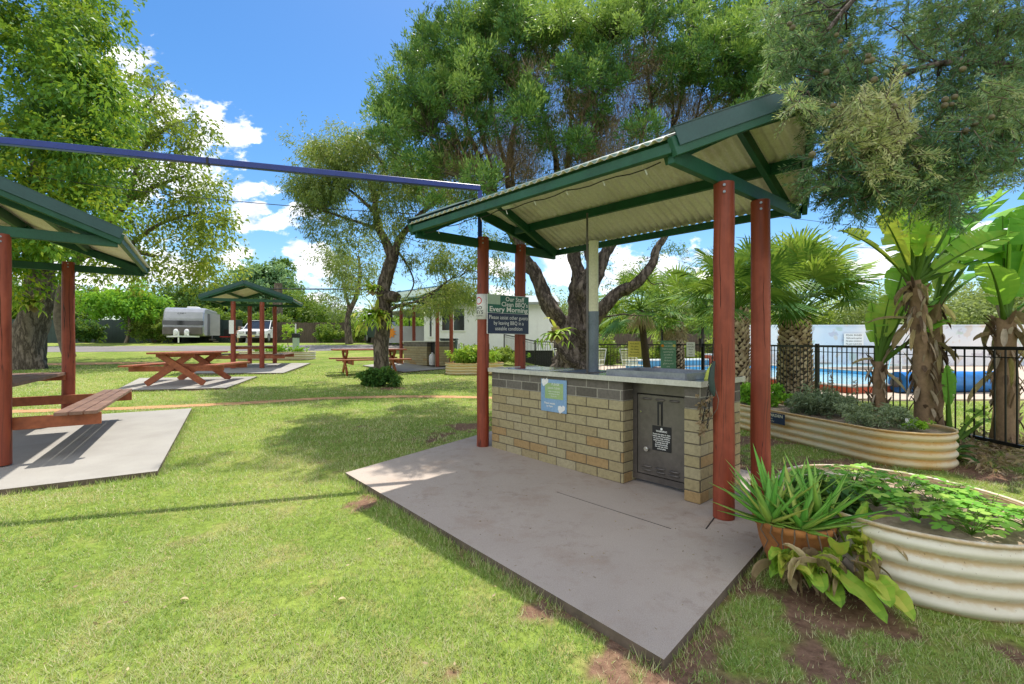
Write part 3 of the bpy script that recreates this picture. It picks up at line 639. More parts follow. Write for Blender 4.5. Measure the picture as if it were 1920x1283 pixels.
# sparse olive tree behind it
T = Tree('sparse_tree', 'airy half bare tree with olive leaves spreading right of the dense left tree', g3(-20.0,20.5)); Y2 = 20.5
b = T.base
T.limb([b, V(112,600,Y2), V(118,540,Y2), V(150,480,Y2), V(200,430,Y2)], .24, .15, 12, .05)
T.limb([V(150,480,Y2), V(230,470,Y2), V(290,480,Y2)], .18, .07); T.limb([V(200,430,Y2), V(240,380,Y2), V(290,350,Y2), V(350,330,Y2)], .18, .05)
T.limb([V(200,430,Y2), V(215,330,Y2), V(250,230,Y2), V(290,180,Y2)], .18, .05); T.limb([V(240,380,Y2),V(270,280,Y2),V(330,230,Y2)], .12, .04)
T.limb([V(230,470,Y2), V(300,420,Y2), V(370,400,Y2)], .12, .04)
cl = crown([(270,180,55,60,Y2,1.2,.45),(330,250,60,60,Y2,1.2,.35),(340,340,70,50,Y2,1.4,.45),(300,280,70,60,Y2,1.2,.5),(390,380,50,60,Y2,1,.5),(300,430,90,45,Y2,1.6,.6),(400,450,45,50,Y2,.9,.6),(290,510,110,32,Y2,1.5,.62),(390,520,45,28,Y2,.6,.6),(240,330,50,80,Y2,1.2,.5),(190,480,60,40,Y2,.8,.6)], 250, .62, 2.0)
T.reach([c[0] for c in cl], .10, .018, .08); T.reach([c[0]+Vector([random.uniform(-.6,.6) for _ in range(3)]) for c in cl for _ in range(3)], .05, .016, .08, sides=4)
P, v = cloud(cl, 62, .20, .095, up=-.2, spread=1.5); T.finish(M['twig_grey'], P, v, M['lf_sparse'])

# melaleuca behind the barbecue shelter
Ym = 9.2; b = g3((1082-CX)/F*Ym, Ym)
T = Tree('paperbark_tree', 'huge spreading tree with twisted grey trunk and broom-like branches behind the barbecue shelter', b)
T.limb([b-Vector((0,0,.1)), V(1078,700,Ym), V(1074,660,Ym), V(1078,620,Ym)], .42, .33, 30, .24, sub=8)
T.limb([V(1072,630,Ym), V(1050,600,Ym), V(1015,545,Ym-.1), V(985,490,Ym-.2), V(960,440,Ym-.3), V(930,380,Ym-.4), V(900,300,Ym-.5), V(870,220,Ym-.5)], .20, .02, 16, .22, wig=.07)
T.limb([V(1082,630,Ym), V(1085,570,Ym), V(1084,510,Ym), V(1078,450,Ym), V(1060,370,Ym), V(1040,280,Ym), V(1010,180,Ym)], .21, .02, 16, .22, wig=.07)
T.limb([V(1095,570,Ym), V(1120,510,Ym+.1), V(1150,460,Ym+.2), V(1170,400,Ym+.2), V(1190,300,Ym+.2), V(1220,180,Ym)], .17, .02, 14, .2, wig=.07)
T.limb([V(1090,640,Ym-.15), V(1100,590,Ym-.2), V(1084,545,Ym-.25), V(1104,500,Ym-.2), V(1098,450,Ym-.1), V(1120,380,Ym), V(1110,280,Ym)], .13, .02, 14, .22, wig=.06)
T.limb([V(1100,620,Ym), V(1140,565,Ym-.3), V(1185,535,Ym-.5), V(1225,490,Ym-.5), V(1250,440,Ym-.5), V(1300,330,Ym-.4), V(1370,210,Ym-.3)], .155, .015, 14, .2, wig=.045)
for tx, ty, dy in ((800,250,-.8),(780,180,0),(840,120,.5),(900,60,.8),(960,20,-.5),(1080,40,.8),(1150,60,-.8),(1130,170,-1),(1260,90,.6),(1330,130,-.6),(1420,130,.3),(1190,-20,0),(860,330,-1.2),(760,320,-.5),(960,120,1),(1300,-20,0)):
    s0 = random.choice([V(960,440,Ym-.3), V(930,380,Ym-.4)]) if tx < 1000 else (random.choice([V(1060,370,Ym), V(1078,450,Ym)]) if tx < 1170 else random.choice([V(1170,400,Ym+.2), V(1250,440,Ym-.5)]))
    e = V(tx, ty, Ym+dy); T.limb([s0, s0.lerp(e, .33)+Vector((0,0,.3)), s0.lerp(e, .66)+Vector((0,0,.25)), e], .055, .010, 7, .08, wig=.10)
me_ = [(770,180,62,45,Ym,1.2,.42),(745,245,50,40,Ym,.8,.5),(850,90,70,60,Ym,1.6,.42),(790,110,30,25,Ym,.4,.45),(830,180,65,45,Ym,1,.5),(915,50,70,60,Ym,1.4,.36),(985,30,70,45,Ym,1.2,.55),(1060,75,62,48,Ym,1.1,.60),(1120,60,45,50,Ym,.9,.80),(1120,130,80,28,Ym-1,1,.34),(1230,40,90,50,Ym,1.3,.40),
       (1330,50,60,50,Ym,1,.5),(1340,110,70,45,Ym-.5,1.2,.42),(1400,150,50,40,Ym-.4,1,.40),(1430,80,60,50,Ym,1,.42),(1450,200,40,25,Ym,.4,.5),(900,160,50,45,Ym,.7,.45),(840,300,45,30,Ym,.5,.5),(900,240,55,30,Ym,.4,.4),(1000,-60,330,40,Ym+.8,1.2,.5),(1350,-50,150,40,Ym+.8,.7,.5),(1290,285,55,18,Ym,.35,.75),(1030,250,40,20,Ym,.25,.36),
       (1180,235,60,20,Ym-.6,.3,.34),(1080,275,30,18,Ym-1,.22,.36),(800,300,50,35,Ym,.5,.5),(1380,210,50,20,Ym,.35,.6),(1460,-10,70,60,Ym,.7,.5),(990,130,50,40,Ym,.6,.5),(870,380,60,20,Ym,.3,.5),(1280,160,60,30,Ym,.4,.45)]
me_ += [(900,330,35,18,Ym-1,.25,.6),(1000,200,45,25,Ym-1,.4,.45),(1090,200,40,22,Ym-.5,.35,.45),(1240,130,60,40,Ym-.6,.6,.36),(1170,20,50,30,Ym-1,.5,.75),(1050,30,40,30,Ym-1.2,.5,.85),(860,130,40,30,Ym-1,.4,.8),(1390,60,60,40,Ym-1,.6,.6),(1480,90,40,40,Ym,.4,.5)]
cl = crown(me_, 600, .25, 1.7)
T.reach([c[0] for c in cl], .02, .013, .04)
T.reach([V(random.uniform(840,1400), random.uniform(120,360), Ym+random.uniform(-1.5,1.5)) for _ in range(440)], .03, .011, .04, sides=4)
T.reach([c[0]+Vector([random.uniform(-.3,.3) for _ in range(3)]) for c in cl for _ in range(3)], .0, .012, .04, sides=3)
P, v = cloud(cl, 520, .080, .023, up=.8, outw=.9, spread=.85, droop=.0, flat=.7); v = .02+v*1.12
hz = crown([(1180,470,100,70,Ym+1,1,.5),(1240,540,90,60,Ym+1,1,.6),(970,420,60,40,Ym,.5,.4),(1000,330,120,40,Ym,.6,.3),(1200,350,150,50,Ym,.5,.3),(900,420,50,60,Ym+.5,.6,.5)], 46, .3, 1.0)
T.reach([c[0] for c in hz], .05, .012, .06); P2, v2 = cloud(hz, 170, .085, .022, up=.1)
tz = crown([(900,250,90,70,Ym,1,.4),(1060,250,110,90,Ym,1.6,.4),(1200,220,110,80,Ym,1.4,.4),(1330,230,80,50,Ym,.8,.4),(850,330,60,40,Ym,.5,.4),(960,330,60,50,Ym,.7,.4),(1130,320,70,40,Ym,.6,.4),(980,130,60,60,Ym,.6,.4),(1200,130,60,50,Ym,.5,.4)], 230, .34, 1.4)
P3, v3 = cloud(tz, 210, .24, .007, up=1.3, outw=.25, spread=1.6, droop=0); quads('dry_twigs', P3, v3, M['lf_twig'], T.t)
T.finish(M['bark'], np.concatenate([P, P2]), np.concatenate([v, v2]), M['lf_mel'])
staghorn(V(1042,628,Ym-.52), .42, 'staghorn fern with antler fronds on the twisted trunk behind the barbecue', n=16)

# mid tree on the lawn
b = G(715, 712); Yq = b.y
T = Tree('slender_tree', 'slender leaning tree with olive foliage rising from a leafy skirt on the lawn', b)
T.limb([b-Vector((0,0,.1)), V(716,690,Yq), V(716,640,Yq), V(722,590,Yq), V(718,545,Yq), V(730,505,Yq), V(738,480,Yq)], .22, .16, 14, .10)
T.limb([V(738,490,Yq), V(722,450,Yq), V(712,430,Yq), V(704,400,Yq), V(702,370,Yq), V(690,330,Yq)], .14, .06, 10, .08)
T.limb([V(738,490,Yq), V(746,455,Yq), V(764,430,Yq-.1), V(790,400,Yq-.3), V(830,370,Yq-.3)], .12, .05, 10, .08)
T.limb([V(724,560,Yq), V(735,555,Yq-.25), V(744,558,Yq-.45)], .16, .13, 10, .06)
T.limb([V(745,470,Yq), V(765,500,Yq), V(776,530,Yq), V(765,555,Yq), V(752,570,Yq)], .035, .015, 6, .05)
T.limb([V(720,588,Yq), V(750,572,Yq-.1), V(790,562,Yq-.2), V(850,520,Yq-.2)], .06, .02, 6, .05)
T.limb([V(704,400,Yq), V(660,360,Yq), V(610,330,Yq+.3)], .06, .02, 7, .05); T.limb([V(712,430,Yq), V(650,410,Yq), V(590,390,Yq)], .05, .02, 7, .05)
T.limb([V(704,380,Yq), V(720,320,Yq), V(690,270,Yq)], .06, .02, 7, .05)
cl = crown([(640,290,60,35,Yq,1.2,.6),(700,290,60,40,Yq,1.1,.55),(600,350,55,40,Yq,1,.4),(660,360,70,35,Yq,1.1,.45),(740,350,60,45,Yq,1,.5),(560,370,30,28,Yq,.4,.45),(640,420,70,22,Yq,.6,.35),(800,350,50,40,Yq,.8,.45),(590,300,18,30,Yq,.25,.6),(655,500,28,45,Yq+.5,.35,.4),(770,450,40,40,Yq,.35,.5),(860,540,40,28,Yq,.6,.6),(800,570,60,14,Yq,.4,.55),(850,500,50,35,Yq,.5,.4),(720,240,40,25,Yq,.3,.5),(730,415,20,25,Yq,.2,.7),(930,480,60,50,Yq,.3,.3)], 190, .36, 1.2)
T.reach([c[0] for c in cl], .08, .014, .09)
T.reach([V(random.uniform(740,930), random.uniform(420,590), Yq+random.uniform(-.8,.8)) for _ in range(110)], .05, .011, .12, sides=3)
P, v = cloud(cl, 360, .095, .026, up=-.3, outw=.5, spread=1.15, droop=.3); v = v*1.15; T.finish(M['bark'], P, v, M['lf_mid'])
staghorn(V(706,590,Yq-.22), .55, 'hanging staghorn fern on the slender lawn tree, lower of its two clumps', n=46, group=None, up=-.1)
staghorn(V(698,545,Yq-.22), .38, 'upright staghorn fern on the slender lawn tree above the drooping clump', n=24, up=.5)
def bush(name, label, c, rx, ry, rz, n, L, W, m, tone=.5, group=None, cat='shrub', stem=True, r=.3, k=60):
    c = Vector(c); t = thing(name, label, cat, c, group); cl = []
    for _ in range(n):
        d = Vector([random.gauss(0,1) for _ in range(3)]).normalized()*random.random()**.4; q = c+Vector((d.x*rx, d.y*ry, rz*(1+d.z*.85)*.95))
        cl.append((q, r*random.uniform(.7,1.2), tone+random.uniform(-.15,.15)))
    P, v = cloud(cl, k, L, W, up=.2)
    P[..., 2] = np.maximum(P[..., 2], c.z+.005)
    if stem:
        w = MB()
        for q, _, _ in cl[:12]: w.tube(curve_pts(c, q, .1, 3), [.03*rz, .02*rz, .012*rz, .006*rz], 5, caps=False)
        w.build('stems', M['twig'], t)
    quads('foliage', P, v, m, t); return t
bush('round_shrub', 'low dark leafy shrub skirting the slender lawn tree', G(711,724), .52, .42, .20, 60, .085, .045, M['lf_dark'], .6, r=.12, k=90)
# ------------------------------------------------------------------ shelters
def corr_sheet(W3, sgn, ul, prow, vmax, z0, z1, amp=.011, wl=.076):
    "corrugated sheet between eave v=sgn*vmax and ridge v=0; ul half length, prow overhang at ridge"
    um = ul+prow; nu = int(2*um/wl*8); nv = 6; vs = []; fs = []
    for i in range(nu+1):
        u0 = -um+2*um*i/nu
        for j in range(nv+1):
            s = j/nv; lim = ul+prow*s; u = max(-lim, min(lim, u0)); vs.append(W3(u, sgn*vmax*(1-s), z0+(z1-z0)*s+amp*math.sin(2*math.pi*u/wl)))
    for i in range(nu):
        for j in range(nv):
            q = (i*(nv+1)+j, (i+1)*(nv+1)+j, (i+1)*(nv+1)+j+1, i*(nv+1)+j+1)
            if (vs[q[0]]-vs[q[1]]).length+(vs[q[3]]-vs[q[2]]).length < 1e-5: continue
            fs.append(q if sgn < 0 else q[::-1])
    return MB().add(vs, fs, .5, True)
def shelter(name, label, c, d1, d2, ul, vw, posts, tie_z=2.28, group='open timber shelters', wires=False, pr=.066):
    cz = float(gz(c[0], c[1]))+.045; org = Vector((c[0], c[1], cz)); t = thing(name, label, 'shelter', org, group)
    W3 = lambda u, v, z: Vector((c[0], c[1], cz))+d1*u+d2*v+Vector((0,0,z))
    e0 = tie_z+.085; rz = e0+.485; k = (rz-e0)/vw
    for (u, v, h) in posts:
        p = W3(u, v, 0); q = W3(u, v, h); mb = MB(); n = 9
        mb.tube([p.lerp(q, i/n)+Vector((random.uniform(-.003,.003), random.uniform(-.003,.003), 0)) for i in range(n+1)], [pr*(1.02-.04*i/n) for i in range(n+1)], 24)
        po = mb.build('post', M['red_post'], t, bev=.004)
        bm_ = MB()
        for zz in (h-.03, h-.075):
            a_ = W3(u, v, zz); e_ = Vector((-a_.x*.9+0, -a_.y, 0)).normalized(); bm_.tube([a_+e_*pr*.98, a_+e_*(pr+.010)], .009, 8)
        bm_.build('bolts', M['galv'], t)
        ck = MB(); tc_ = math.atan2(-p.y, -p.x)+random.uniform(-.5,.5); z0 = random.uniform(.3,.9); z1 = h-random.uniform(.1,.5); n = 26; vs = []
        for i in range(n+1):
            f = i/n; a = tc_+.10*math.sin(f*5+z0)+.03*math.sin(f*23); w = .034*math.sin(math.pi*f)**.6*random.uniform(.5,1)
            for da in (-w, w): vs.append(p+Vector((math.cos(a+da)*(pr*1.0+.0016), math.sin(a+da)*(pr*1.0+.0016), z0+(z1-z0)*f)))
        ck.add(vs, [(2*i, 2*i+1, 2*i+3, 2*i+2) for i in range(n)]); ck.build('drying_crack', M['crack'], po, org=ORG[t.name])
    for su in (-1, 1):
        u = su*ul; MB().bar(W3(u, -vw+.02, tie_z), W3(u, vw-.02, tie_z), .045, .098).build('tie_beam', M['green'], t, bev=.004)
        for sv in (-1, 1):
            MB().bar(W3(u-su*.05, sv*(vw-.06), e0-.07), W3(u-su*.05, sv*.02, rz-.10), .045, .09).build('rafter', M['green'], t, bev=.003)
            a = W3(su*(ul+.03), sv*(vw+.02), e0-.055); b2 = W3(su*(ul+.40), sv*.012, rz-.06)
            MB().bar(a, b2, .04, .112).build('barge_board', M['green'], t, bev=.003)
            off = d1.normalized()*su*.03+Vector((0,0,.055)); cap = MB()
            cap.bar(a+off, b2+off, .006, .105); cap.bar(a+off+Vector((0,0,.052))-d1*su*.06, b2+off+Vector((0,0,.052))-d1*su*.06, .125, .005)
            cap.build('barge_flashing', M['green_cap'], t)
    for sv in (-1, 1):
        MB().bar(W3(-ul-.02, sv*(vw-.01), e0-.05), W3(ul+.02, sv*(vw-.01), e0-.05), .045, .066).build('eave_beam', M['green'], t, bev=.003)
        MB().bar(W3(-ul-.18, sv*vw*.5, e0+k*vw*.5-.055), W3(ul+.18, sv*vw*.5, e0+k*vw*.5-.055), .045, .085).build('purlin', M['green'], t, bev=.003)
        sh = corr_sheet(W3, sv, ul+.02, .39, vw+.04, e0, rz); o = sh.build('roof_sheet', [M['sheet_under'], M['sheet_top']], t)
        so = o.modifiers.new('thickness', 'SOLIDIFY'); so.thickness = .003; so.offset = -1; so.material_offset = 1
    MB().bar(W3(-ul-.36, 0, rz-.075), W3(ul+.36, 0, rz-.075), .045, .12).build('ridge_beam', M['green'], t)
    cp = MB()
    for sv in (-1, 1):
        cp.add([W3(-ul-.42, 0, rz+.024), W3(ul+.42, 0, rz+.024), W3(ul+.40, sv*.13, rz+.020-k*.13), W3(-ul-.40, sv*.13, rz+.020-k*.13)], [(0,1,2,3)])
    o = cp.build('ridge_cap', M['green_cap'], t); so = o.modifiers.new('t', 'SOLIDIFY'); so.thickness = .004
    return t, W3
POSTS = [(-1.37,-.385,2.235), (-1.37,.17,2.225), (1.325,-.16,2.345), (1.325,.38,2.33)]
sh1, W1 = shelter('barbecue_shelter', 'near green gabled shelter with corrugated roof on four red posts over the brick barbecue', (.745,4.24), D1, D2, 1.345, .99, POSTS)
# lights, string of clips and conduit under the roof
wr = MB()
pts = [W1(-1.25+2.5*i/24, -.92, 2.28-.02*abs(math.sin(i*.9))) for i in range(25)]; wr.tube(pts, .004, 5)
wr.tube([W1(.55,-.45,2.52), W1(.5,-.55,2.46), W1(.75,-.7,2.42), W1(1.0,-.8,2.36)], .004, 5)
wr.build('wiring', M['black'], sh1)
fl = MB()
for i in range(1, 24, 3): p = pts[i]; fl.bar(p, p+Vector((.012,0,-.035)), .006, .006)
fl.build('light_clips', M['white'], sh1)
lm = MB(); q = W1(.62,-.45,2.50); lm.lathe(q, [(.0,.03),(.05,.03),(.06,-.01),(.045,-.03),(0,-.03)], 16); lm.build('ceiling_lamp', M['white'], sh1)
TP = [(-1.25,-.43,2.16), (-1.25,.43,2.16), (1.25,-.43,2.27), (1.25,.43,2.27)]
def tableset(t, W3, ul=1.33, old=True):
    wood = M['old_wood']; red = M['red_wood']
    tt = MB()
    for k in range(5): v = -.34+.17*k; tt.bar(W3(-ul+.02, v, .72), W3(ul-.02, v, .72), .155, .04, val=random.random())
    tt.build('table_top', wood, t, bev=.003)
    for u in (-ul+.09, ul-.09):
        MB().bar(W3(u, -1.12, .365), W3(u, 1.12, .365), .045, .12).build('seat_bearer', red, t, bev=.003)
        MB().bar(W3(u, -.42, .665), W3(u, .42, .665), .045, .07).build('table_bearer', red, t, bev=.003)
    for sv in (-1, 1):
        b = MB()
        for k in range(3): v = sv*(.84+.11*k); b.bar(W3(-ul-.06, v, .445), W3(ul+.06, v, .445), .098, .035, val=random.random())
        b.build('seat', wood, t, bev=.003)
DL1 = Vector((-.56,.83,0)); DL2 = Vector((.81,.585,0)); cL = Vector((-4.79,4.25,0))+DL1*1.25-DL2*.43
sh2, W2 = shelter('picnic_shelter', 'green gabled shelter at the left edge with built-in red timber table and seats', (cL.x, cL.y), DL1, DL2, 1.25, 1.28, TP, tie_z=2.19, pr=.07)
tableset(sh2, W2, 1.25)
mb = MB(); qb = G(56, 803, .045); mb.box(qb+Vector((0,0,.06)), (.42,.14,.11), .25); mb.build('timber_block', M['old_wood'], label='short weathered timber offcut lying under the left shelter bench', cat='timber', org=qb, bev=.004)
TP3 = [(-1.1,-.43,2.24), (-1.1,.43,2.24), (1.1,-.43,2.24), (1.1,.43,2.24)]
sh3, W3_ = shelter('picnic_shelter', 'distant green gabled shelter with table, seen whole between the caravan and the car', (S3.x, S3.y), S3d1, S3d2, 1.15, 1.38, TP3, pr=.075)
tableset(sh3, W3_, 1.1)
nb = MB(); nb.bar(W3_(-1.19,-.46,1.15), W3_(-1.19,-.46,1.60), .16, .006, up=(0,1,0)); nb.build('notice', M['white'], label='small white notice on the left post of the distant picnic shelter', cat='sign', org=W3_(-1.19,-.46,1.15))
sh4, W4 = shelter('barbecue_shelter', 'far green roofed barbecue shelter beside the white cabin, half hidden by leaves', SH4, D1, D2, 1.345, .99, POSTS)

# ------------------------------------------------------------------ brick barbecue
def barbecue(label, off, detailed=True):
    O = Vector((-.224+off[0], 5.02+off[1], 0)); O.z = float(gz(off[0]+.6, off[1]+4.2))+.045 if off[1] else 0
    e1 = Vector((.67,-.743,0)).normalized(); e2 = Vector((.743,.67,0)).normalized(); up = Vector((0,0,1))
    B = lambda a, b, z: O+e1*a+e2*b+up*z
    t = thing('barbecue_bench', label, 'barbecue', O, 'brick barbecue benches'); ln = 1.706; L = 2.36; D = .72
    mo = MB(); mu = MB(); br = MB()
    def block(a0, a1, b0, b1, flip=0):
        g = .006; mo.bar(B(a0+g, (b0+b1)/2, .343), B(a1-g, (b0+b1)/2, .343), b1-b0-2*g, .686); mu.bar(B(a0+g-.002, (b0+b1)/2, .773), B(a1-g+.002, (b0+b1)/2, .773), b1-b0-2*g+.006, .174)
        for r in range(10):
            z = .043+r*.086; h = .077
            def br1(p, q, vert=False):
                v = (random.uniform(.95, 1) if r >= 8 else random.uniform(.05, .66) if random.random() > (.35 if r < 2 else .16 if r < 4 else .03) else .86)
                br.bar(p, q, .02, h, val=v)
            # front face
            x = a0+(-.12 if r % 2 else 0)
            while x < a1-.01:
                x0, x1 = max(x, a0), min(x+.24, a1)
                if x1-x0 > .02: br1(B(x0+(.0 if x0 == a0 else .005), b0+.01, z), B(x1-(.0 if x1 == a1 else .005), b0+.01, z))
                x += .24
            for a, s in ((a0, 1), (a1, -1)):
                y = b0+.02+(-.12 if (r+1) % 2 else 0)
                while y < b1-.01:
                    y0, y1 = max(y, b0+.0215), min(y+.24, b1)
                    if y1-y0 > .02: br1(B(a+s*.01, y0, z), B(a+s*.01, y1-.005, z))
                    y += .24
            br1(B(a0+.022, b1-.01, z), B(a1-.022, b1-.01, z))
    block(0, ln, 0, D); block(2.238, L, 0, D)
    mo.build('mortar', M['mortar'], t); mu.build('pale_mortar', M['mortar_pale'], t); br.build('brickwork', M['brick'], t, bev=.003)
    # counter
    ct = MB(); ct.bar(B(-.02, D/2, .872), B(L+.02, D/2, .872), D+.06, .022); ct.build('worktop', M['counter'], t, bev=.003)
    ce = MB()
    ce.bar(B(-.024,-.034,.872), B(L+.024,-.034,.872), .006, .042); ce.bar(B(L+.024,-.03,.872), B(L+.024,D+.03,.872), .006, .042); ce.bar(B(-.024,-.03,.872), B(-.024,D+.03,.872), .006, .042)
    ce.build('worktop_edge', M['counter_edge'], t)
    # recess and steel door
    if not detailed:
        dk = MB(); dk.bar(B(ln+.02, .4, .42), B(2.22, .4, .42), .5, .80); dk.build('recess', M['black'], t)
        g = MB(); g.lathe(B(1.95, .08, 0), [(.10,.02),(.12,.06),(.12,.34),(.08,.42),(.03,.44),(.03,.48),(0,.48)], 14); g.build('gas_bottle', M['white'], t); return t, B
    pn = MB(); yb = .14
    pn.bar(B(ln+.003, yb+.012, .805), B(2.235, yb+.012, .805), .02, .106); pn.bar(B(ln+.003, yb+.012, .055), B(2.235, yb+.012, .055), .02, .05)
    pn.bar(B(ln+.022, yb+.012, .416), B(ln+.022, yb+.0121, .417), .02, .02)
    pn.bar(B(ln+.024, yb+.012, .081), B(ln+.024, yb+.012, .751), .02, .04, up=tuple(e1)); pn.bar(B(2.222, yb+.012, .081), B(2.222, yb+.012, .751), .02, .024, up=tuple(e1))
    pn.build('steel_surround', M['steel'], t, bev=.002)
    back = MB(); back.bar(B(ln+.05, yb+.05, .41), B(2.20, yb+.05, .41), .01, .68); back.build('recess_back', M['black'], t)
    dr = MB(); dr.bar(B(ln+.056, yb, .416), B(2.196, yb, .416), .018, .655); d = dr.build('steel_door', M['steel'], t, bev=.003)
    dx0, dw = ln+.056, 2.196-ln-.056; fy = yb-.0105
    D_ = lambda s, z, o=0: B(dx0+dw*s, fy-o, z)
    sl = MB(); sl.bar(D_(.42,.60), D_(.53,.60), .002, .19); sl.build('slot', M['black'], d)
    sl = MB(); sl.bar(D_(.47,.59,.006), D_(.505,.59,.006), .006, .17); sl.build('slot_lever', M['steel'], d)
    lv = MB()
    for z, hh in ((.155, .014), (.125, .012), (.71, .012)):
        for s in (.2, .48, .76): lv.tube([D_(s-.1, z, .0), D_(s-.07, z, .006), D_(s+.07, z, .006), D_(s+.1, z, .0)], [.003, hh*.7, hh*.7, .003], 8)
    lv.build('louvres', M['steel'], d)
    kn = MB(); kn.tube([D_(.21,.30,0), D_(.21,.30,.022)], .02, 16); kn.tube([D_(.21,.30,.022), D_(.21,.30,.028)], .011, 16); kn.build('lock_knob', M['chrome'], d)
    bt = MB(); bt.tube([D_(.08,.60,0), D_(.08,.60,.006)], .006, 10); bt.build('rivet', M['chrome'], d)
    pl = MB(); pl.bar(D_(.32,.40,.002), D_(.70,.40,.002), .003, .20); pq = pl.build('warning_plate', M['black'], d)
    tx = MB(); tx.tube([D_(.51,.478,.004), D_(.51,.478,.005)], .010, 12)
    for i, s in enumerate(['WARNING', 'Ensure hot plate is clean', 'before use. Press button', 'to start. Keep children', 'away from hot surface', 'Cooking time will', 'end automatically.', 'Do not use water', 'on hot plate']):
        text(tx, s, .02 if i == 0 else .0155, D_(.51, .452-.0165*i-(.006 if i > 0 else 0), .0035), e1, up, 'CENTER', .001, bold=.0004)
    tx.build('plate_lettering', M['letter'], pq)
    # hot plate surrounds on the counter
    hp = MB(); hp.bar(B(.12, .36, .8865), B(.68, .36, .8865), .46, .007); hp.build('hotplate_cover', M['counter'], t, bev=.002)
    dk = MB(); dk.bar(B(.86, .34, .8865), B(1.20, .34, .8865), .40, .006); dk.build('hotplate', M['steel'], t)
    # drain tray with raised edges
    tr = MB(); z = .912
    for p, q in (((1.50,.06),(2.22,.06)), ((1.50,.56),(2.22,.56)), ((1.50,.06),(1.50,.56)), ((2.22,.06),(2.22,.56))): tr.bar(B(*p, z), B(*q, z), .014, .058)
    tr.bar(B(1.51,.31,.889), B(2.21,.31,.889), .49, .006); tr.build('hotplate_surround', M['galv'], t, bev=.002)
    # posted notice on the bricks
    nt = MB(); nt.bar(B(.77,-.008,.665), B(1.10,-.008,.665), .006, .31); n = nt.build('blue_notice', M['sign_blue'], t, bev=.002)
    N_ = lambda x, z, o=.0: B(x+.115, -.012-o, z-.035)
    lm = MB(); lm.bar(N_(.71,.745), N_(.945,.745), .001, .15); lm.build('lime_print', M['sign_lime'], n)
    tx = MB()
    text(tx, 'PLEASE', .032, N_(.85,.80,.001), e1, up, 'CENTER'); text(tx, 'LEAVE CLEAN', .026, N_(.83,.765,.001), e1, up, 'CENTER')
    for i, s in enumerate(('when finished using', 'the barbecue area', 'thank you')): text(tx, s, .019, N_(.83,.735-.022*i,.001), e1, up, 'CENTER')
    tx.build('notice_print', M['letter'], n); tx = MB()
    text(tx, 'Please vacate', .027, N_(.775,.618,.001), e1, up, 'CENTER', bold=.0005); text(tx, 'by 9pm', .027, N_(.775,.59,.001), e1, up, 'CENTER', bold=.0005)
    for cx_, cz_ in ((.712,.822), (.925,.578)):
        pts = [(-.045,-.002),(-.04,.03),(-.012,.038),(0,.026),(.02,.042),(.045,.03),(.042,.0),(.01,-.02),(-.02,-.04)]
        stk = MB(); stk.add([N_(cx_+x, cz_+z, .002) for x, z in pts], [tuple(range(len(pts)))]); stk.build('sticker', M['white'], n)
    tx.build('footer_print', M['letter'], n)
    return t, B
bb, BB = barbecue('near brick barbecue bench with steel worktop and grey steel door on the slab', (0,0))
barbecue('distant brick barbecue bench with open dark recess and gas bottle under the far shelter', (-3.99,12.6), False)
# flue and conduit
p0 = BB(.96, .10, 0)
fp = V(1113, 690, 4.42); fx = fp.x; fy_ = 4.42
t = thing('flue_pipe', 'upright flue pipe standing on the worktop, cream above and blue grey below', 'pipe', (fx, fy_, .885))
MB().tube([(fx,fy_,.884),(fx,fy_,1.45)], .049, 20).build('lower_pipe', M['flue_grey'], t)
MB().tube([(fx,fy_,1.45),(fx,fy_,2.16)], .047, 20).build('upper_pipe', M['cream'], t)
mb = MB(); mb.tube([(fx,fy_,1.44),(fx,fy_,1.475)], .052, 20); mb.tube([(fx,fy_,1.37),(fx,fy_,1.385)], .052, 20); mb.tube([(fx,fy_,.884),(fx,fy_,.9)], .06, 20); mb.build('collar', M['flue_grey'], t)
mb = MB(); cxp = V(1101, 400, 4.30); mb.tube([(cxp.x,4.30,.884),(cxp.x,4.30,2.40)], .0095, 8); mb.build('conduit_rod', M['steel'], org=(cxp.x,4.3,.884), label='thin dark rod running from the worktop up to the roof beside the flue', cat='rod')
# scraper, chain and cable at the right end
sp_ = BB(2.33, .30, .884)
mb = MB(); a_ = Vector((.98,-.2,0)); pts = [(-.075,0),(.085,-.0),(.075,.05),(.03,.135),(-.02,.125),(-.055,.07)]
P_ = [sp_+a_*x+Vector((0,.0,z)) for x, z in pts]; Q_ = [p+Vector((.004,.02,0)) for p in P_]
mb.add(P_+Q_, [tuple(range(6)), tuple(range(11,5,-1))]+[(i,6+i,6+(i+1)%6,(i+1)%6) for i in range(6)]); mb.build('scraper', M['scraper'], org=sp_, label='lime yellow plastic scraper standing at the right end of the barbecue worktop', cat='scraper', bev=.002)
t = thing('hanging_chain', 'dark chain and cord hanging beside the front right red post above the barbecue', 'chain', (1.30,3.02,.9))
def chain(mb, p, q, n, sag=.0):
    for i in range(n):
        a = Vector(p).lerp(Vector(q), i/n); b = Vector(p).lerp(Vector(q), (i+1)/n); a.z -= sag*math.sin(math.pi*i/n); b.z -= sag*math.sin(math.pi*(i+1)/n)
        m_ = (a+b)/2; d = (b-a).normalized(); s = d.cross(Vector((1,0,0) if i % 2 else (0,1,0))).normalized(); r = (b-a).length*.62; w = r*.5
        mb.tube([m_+d*math.cos(k*math.pi/4)*r+s*math.sin(k*math.pi/4)*w for k in range(9)], .0022, 5, caps=False)
cm = MB(); chain(cm, (1.325,2.98,1.20), (1.31,3.0,.80), 26); chain(cm, (1.31,3.0,.80), (1.30,3.02,.60), 12); chain(cm, (1.31,2.98,1.0), (1.275,3.05,.62), 20, .03); cm.build('chain', M['black'], t)
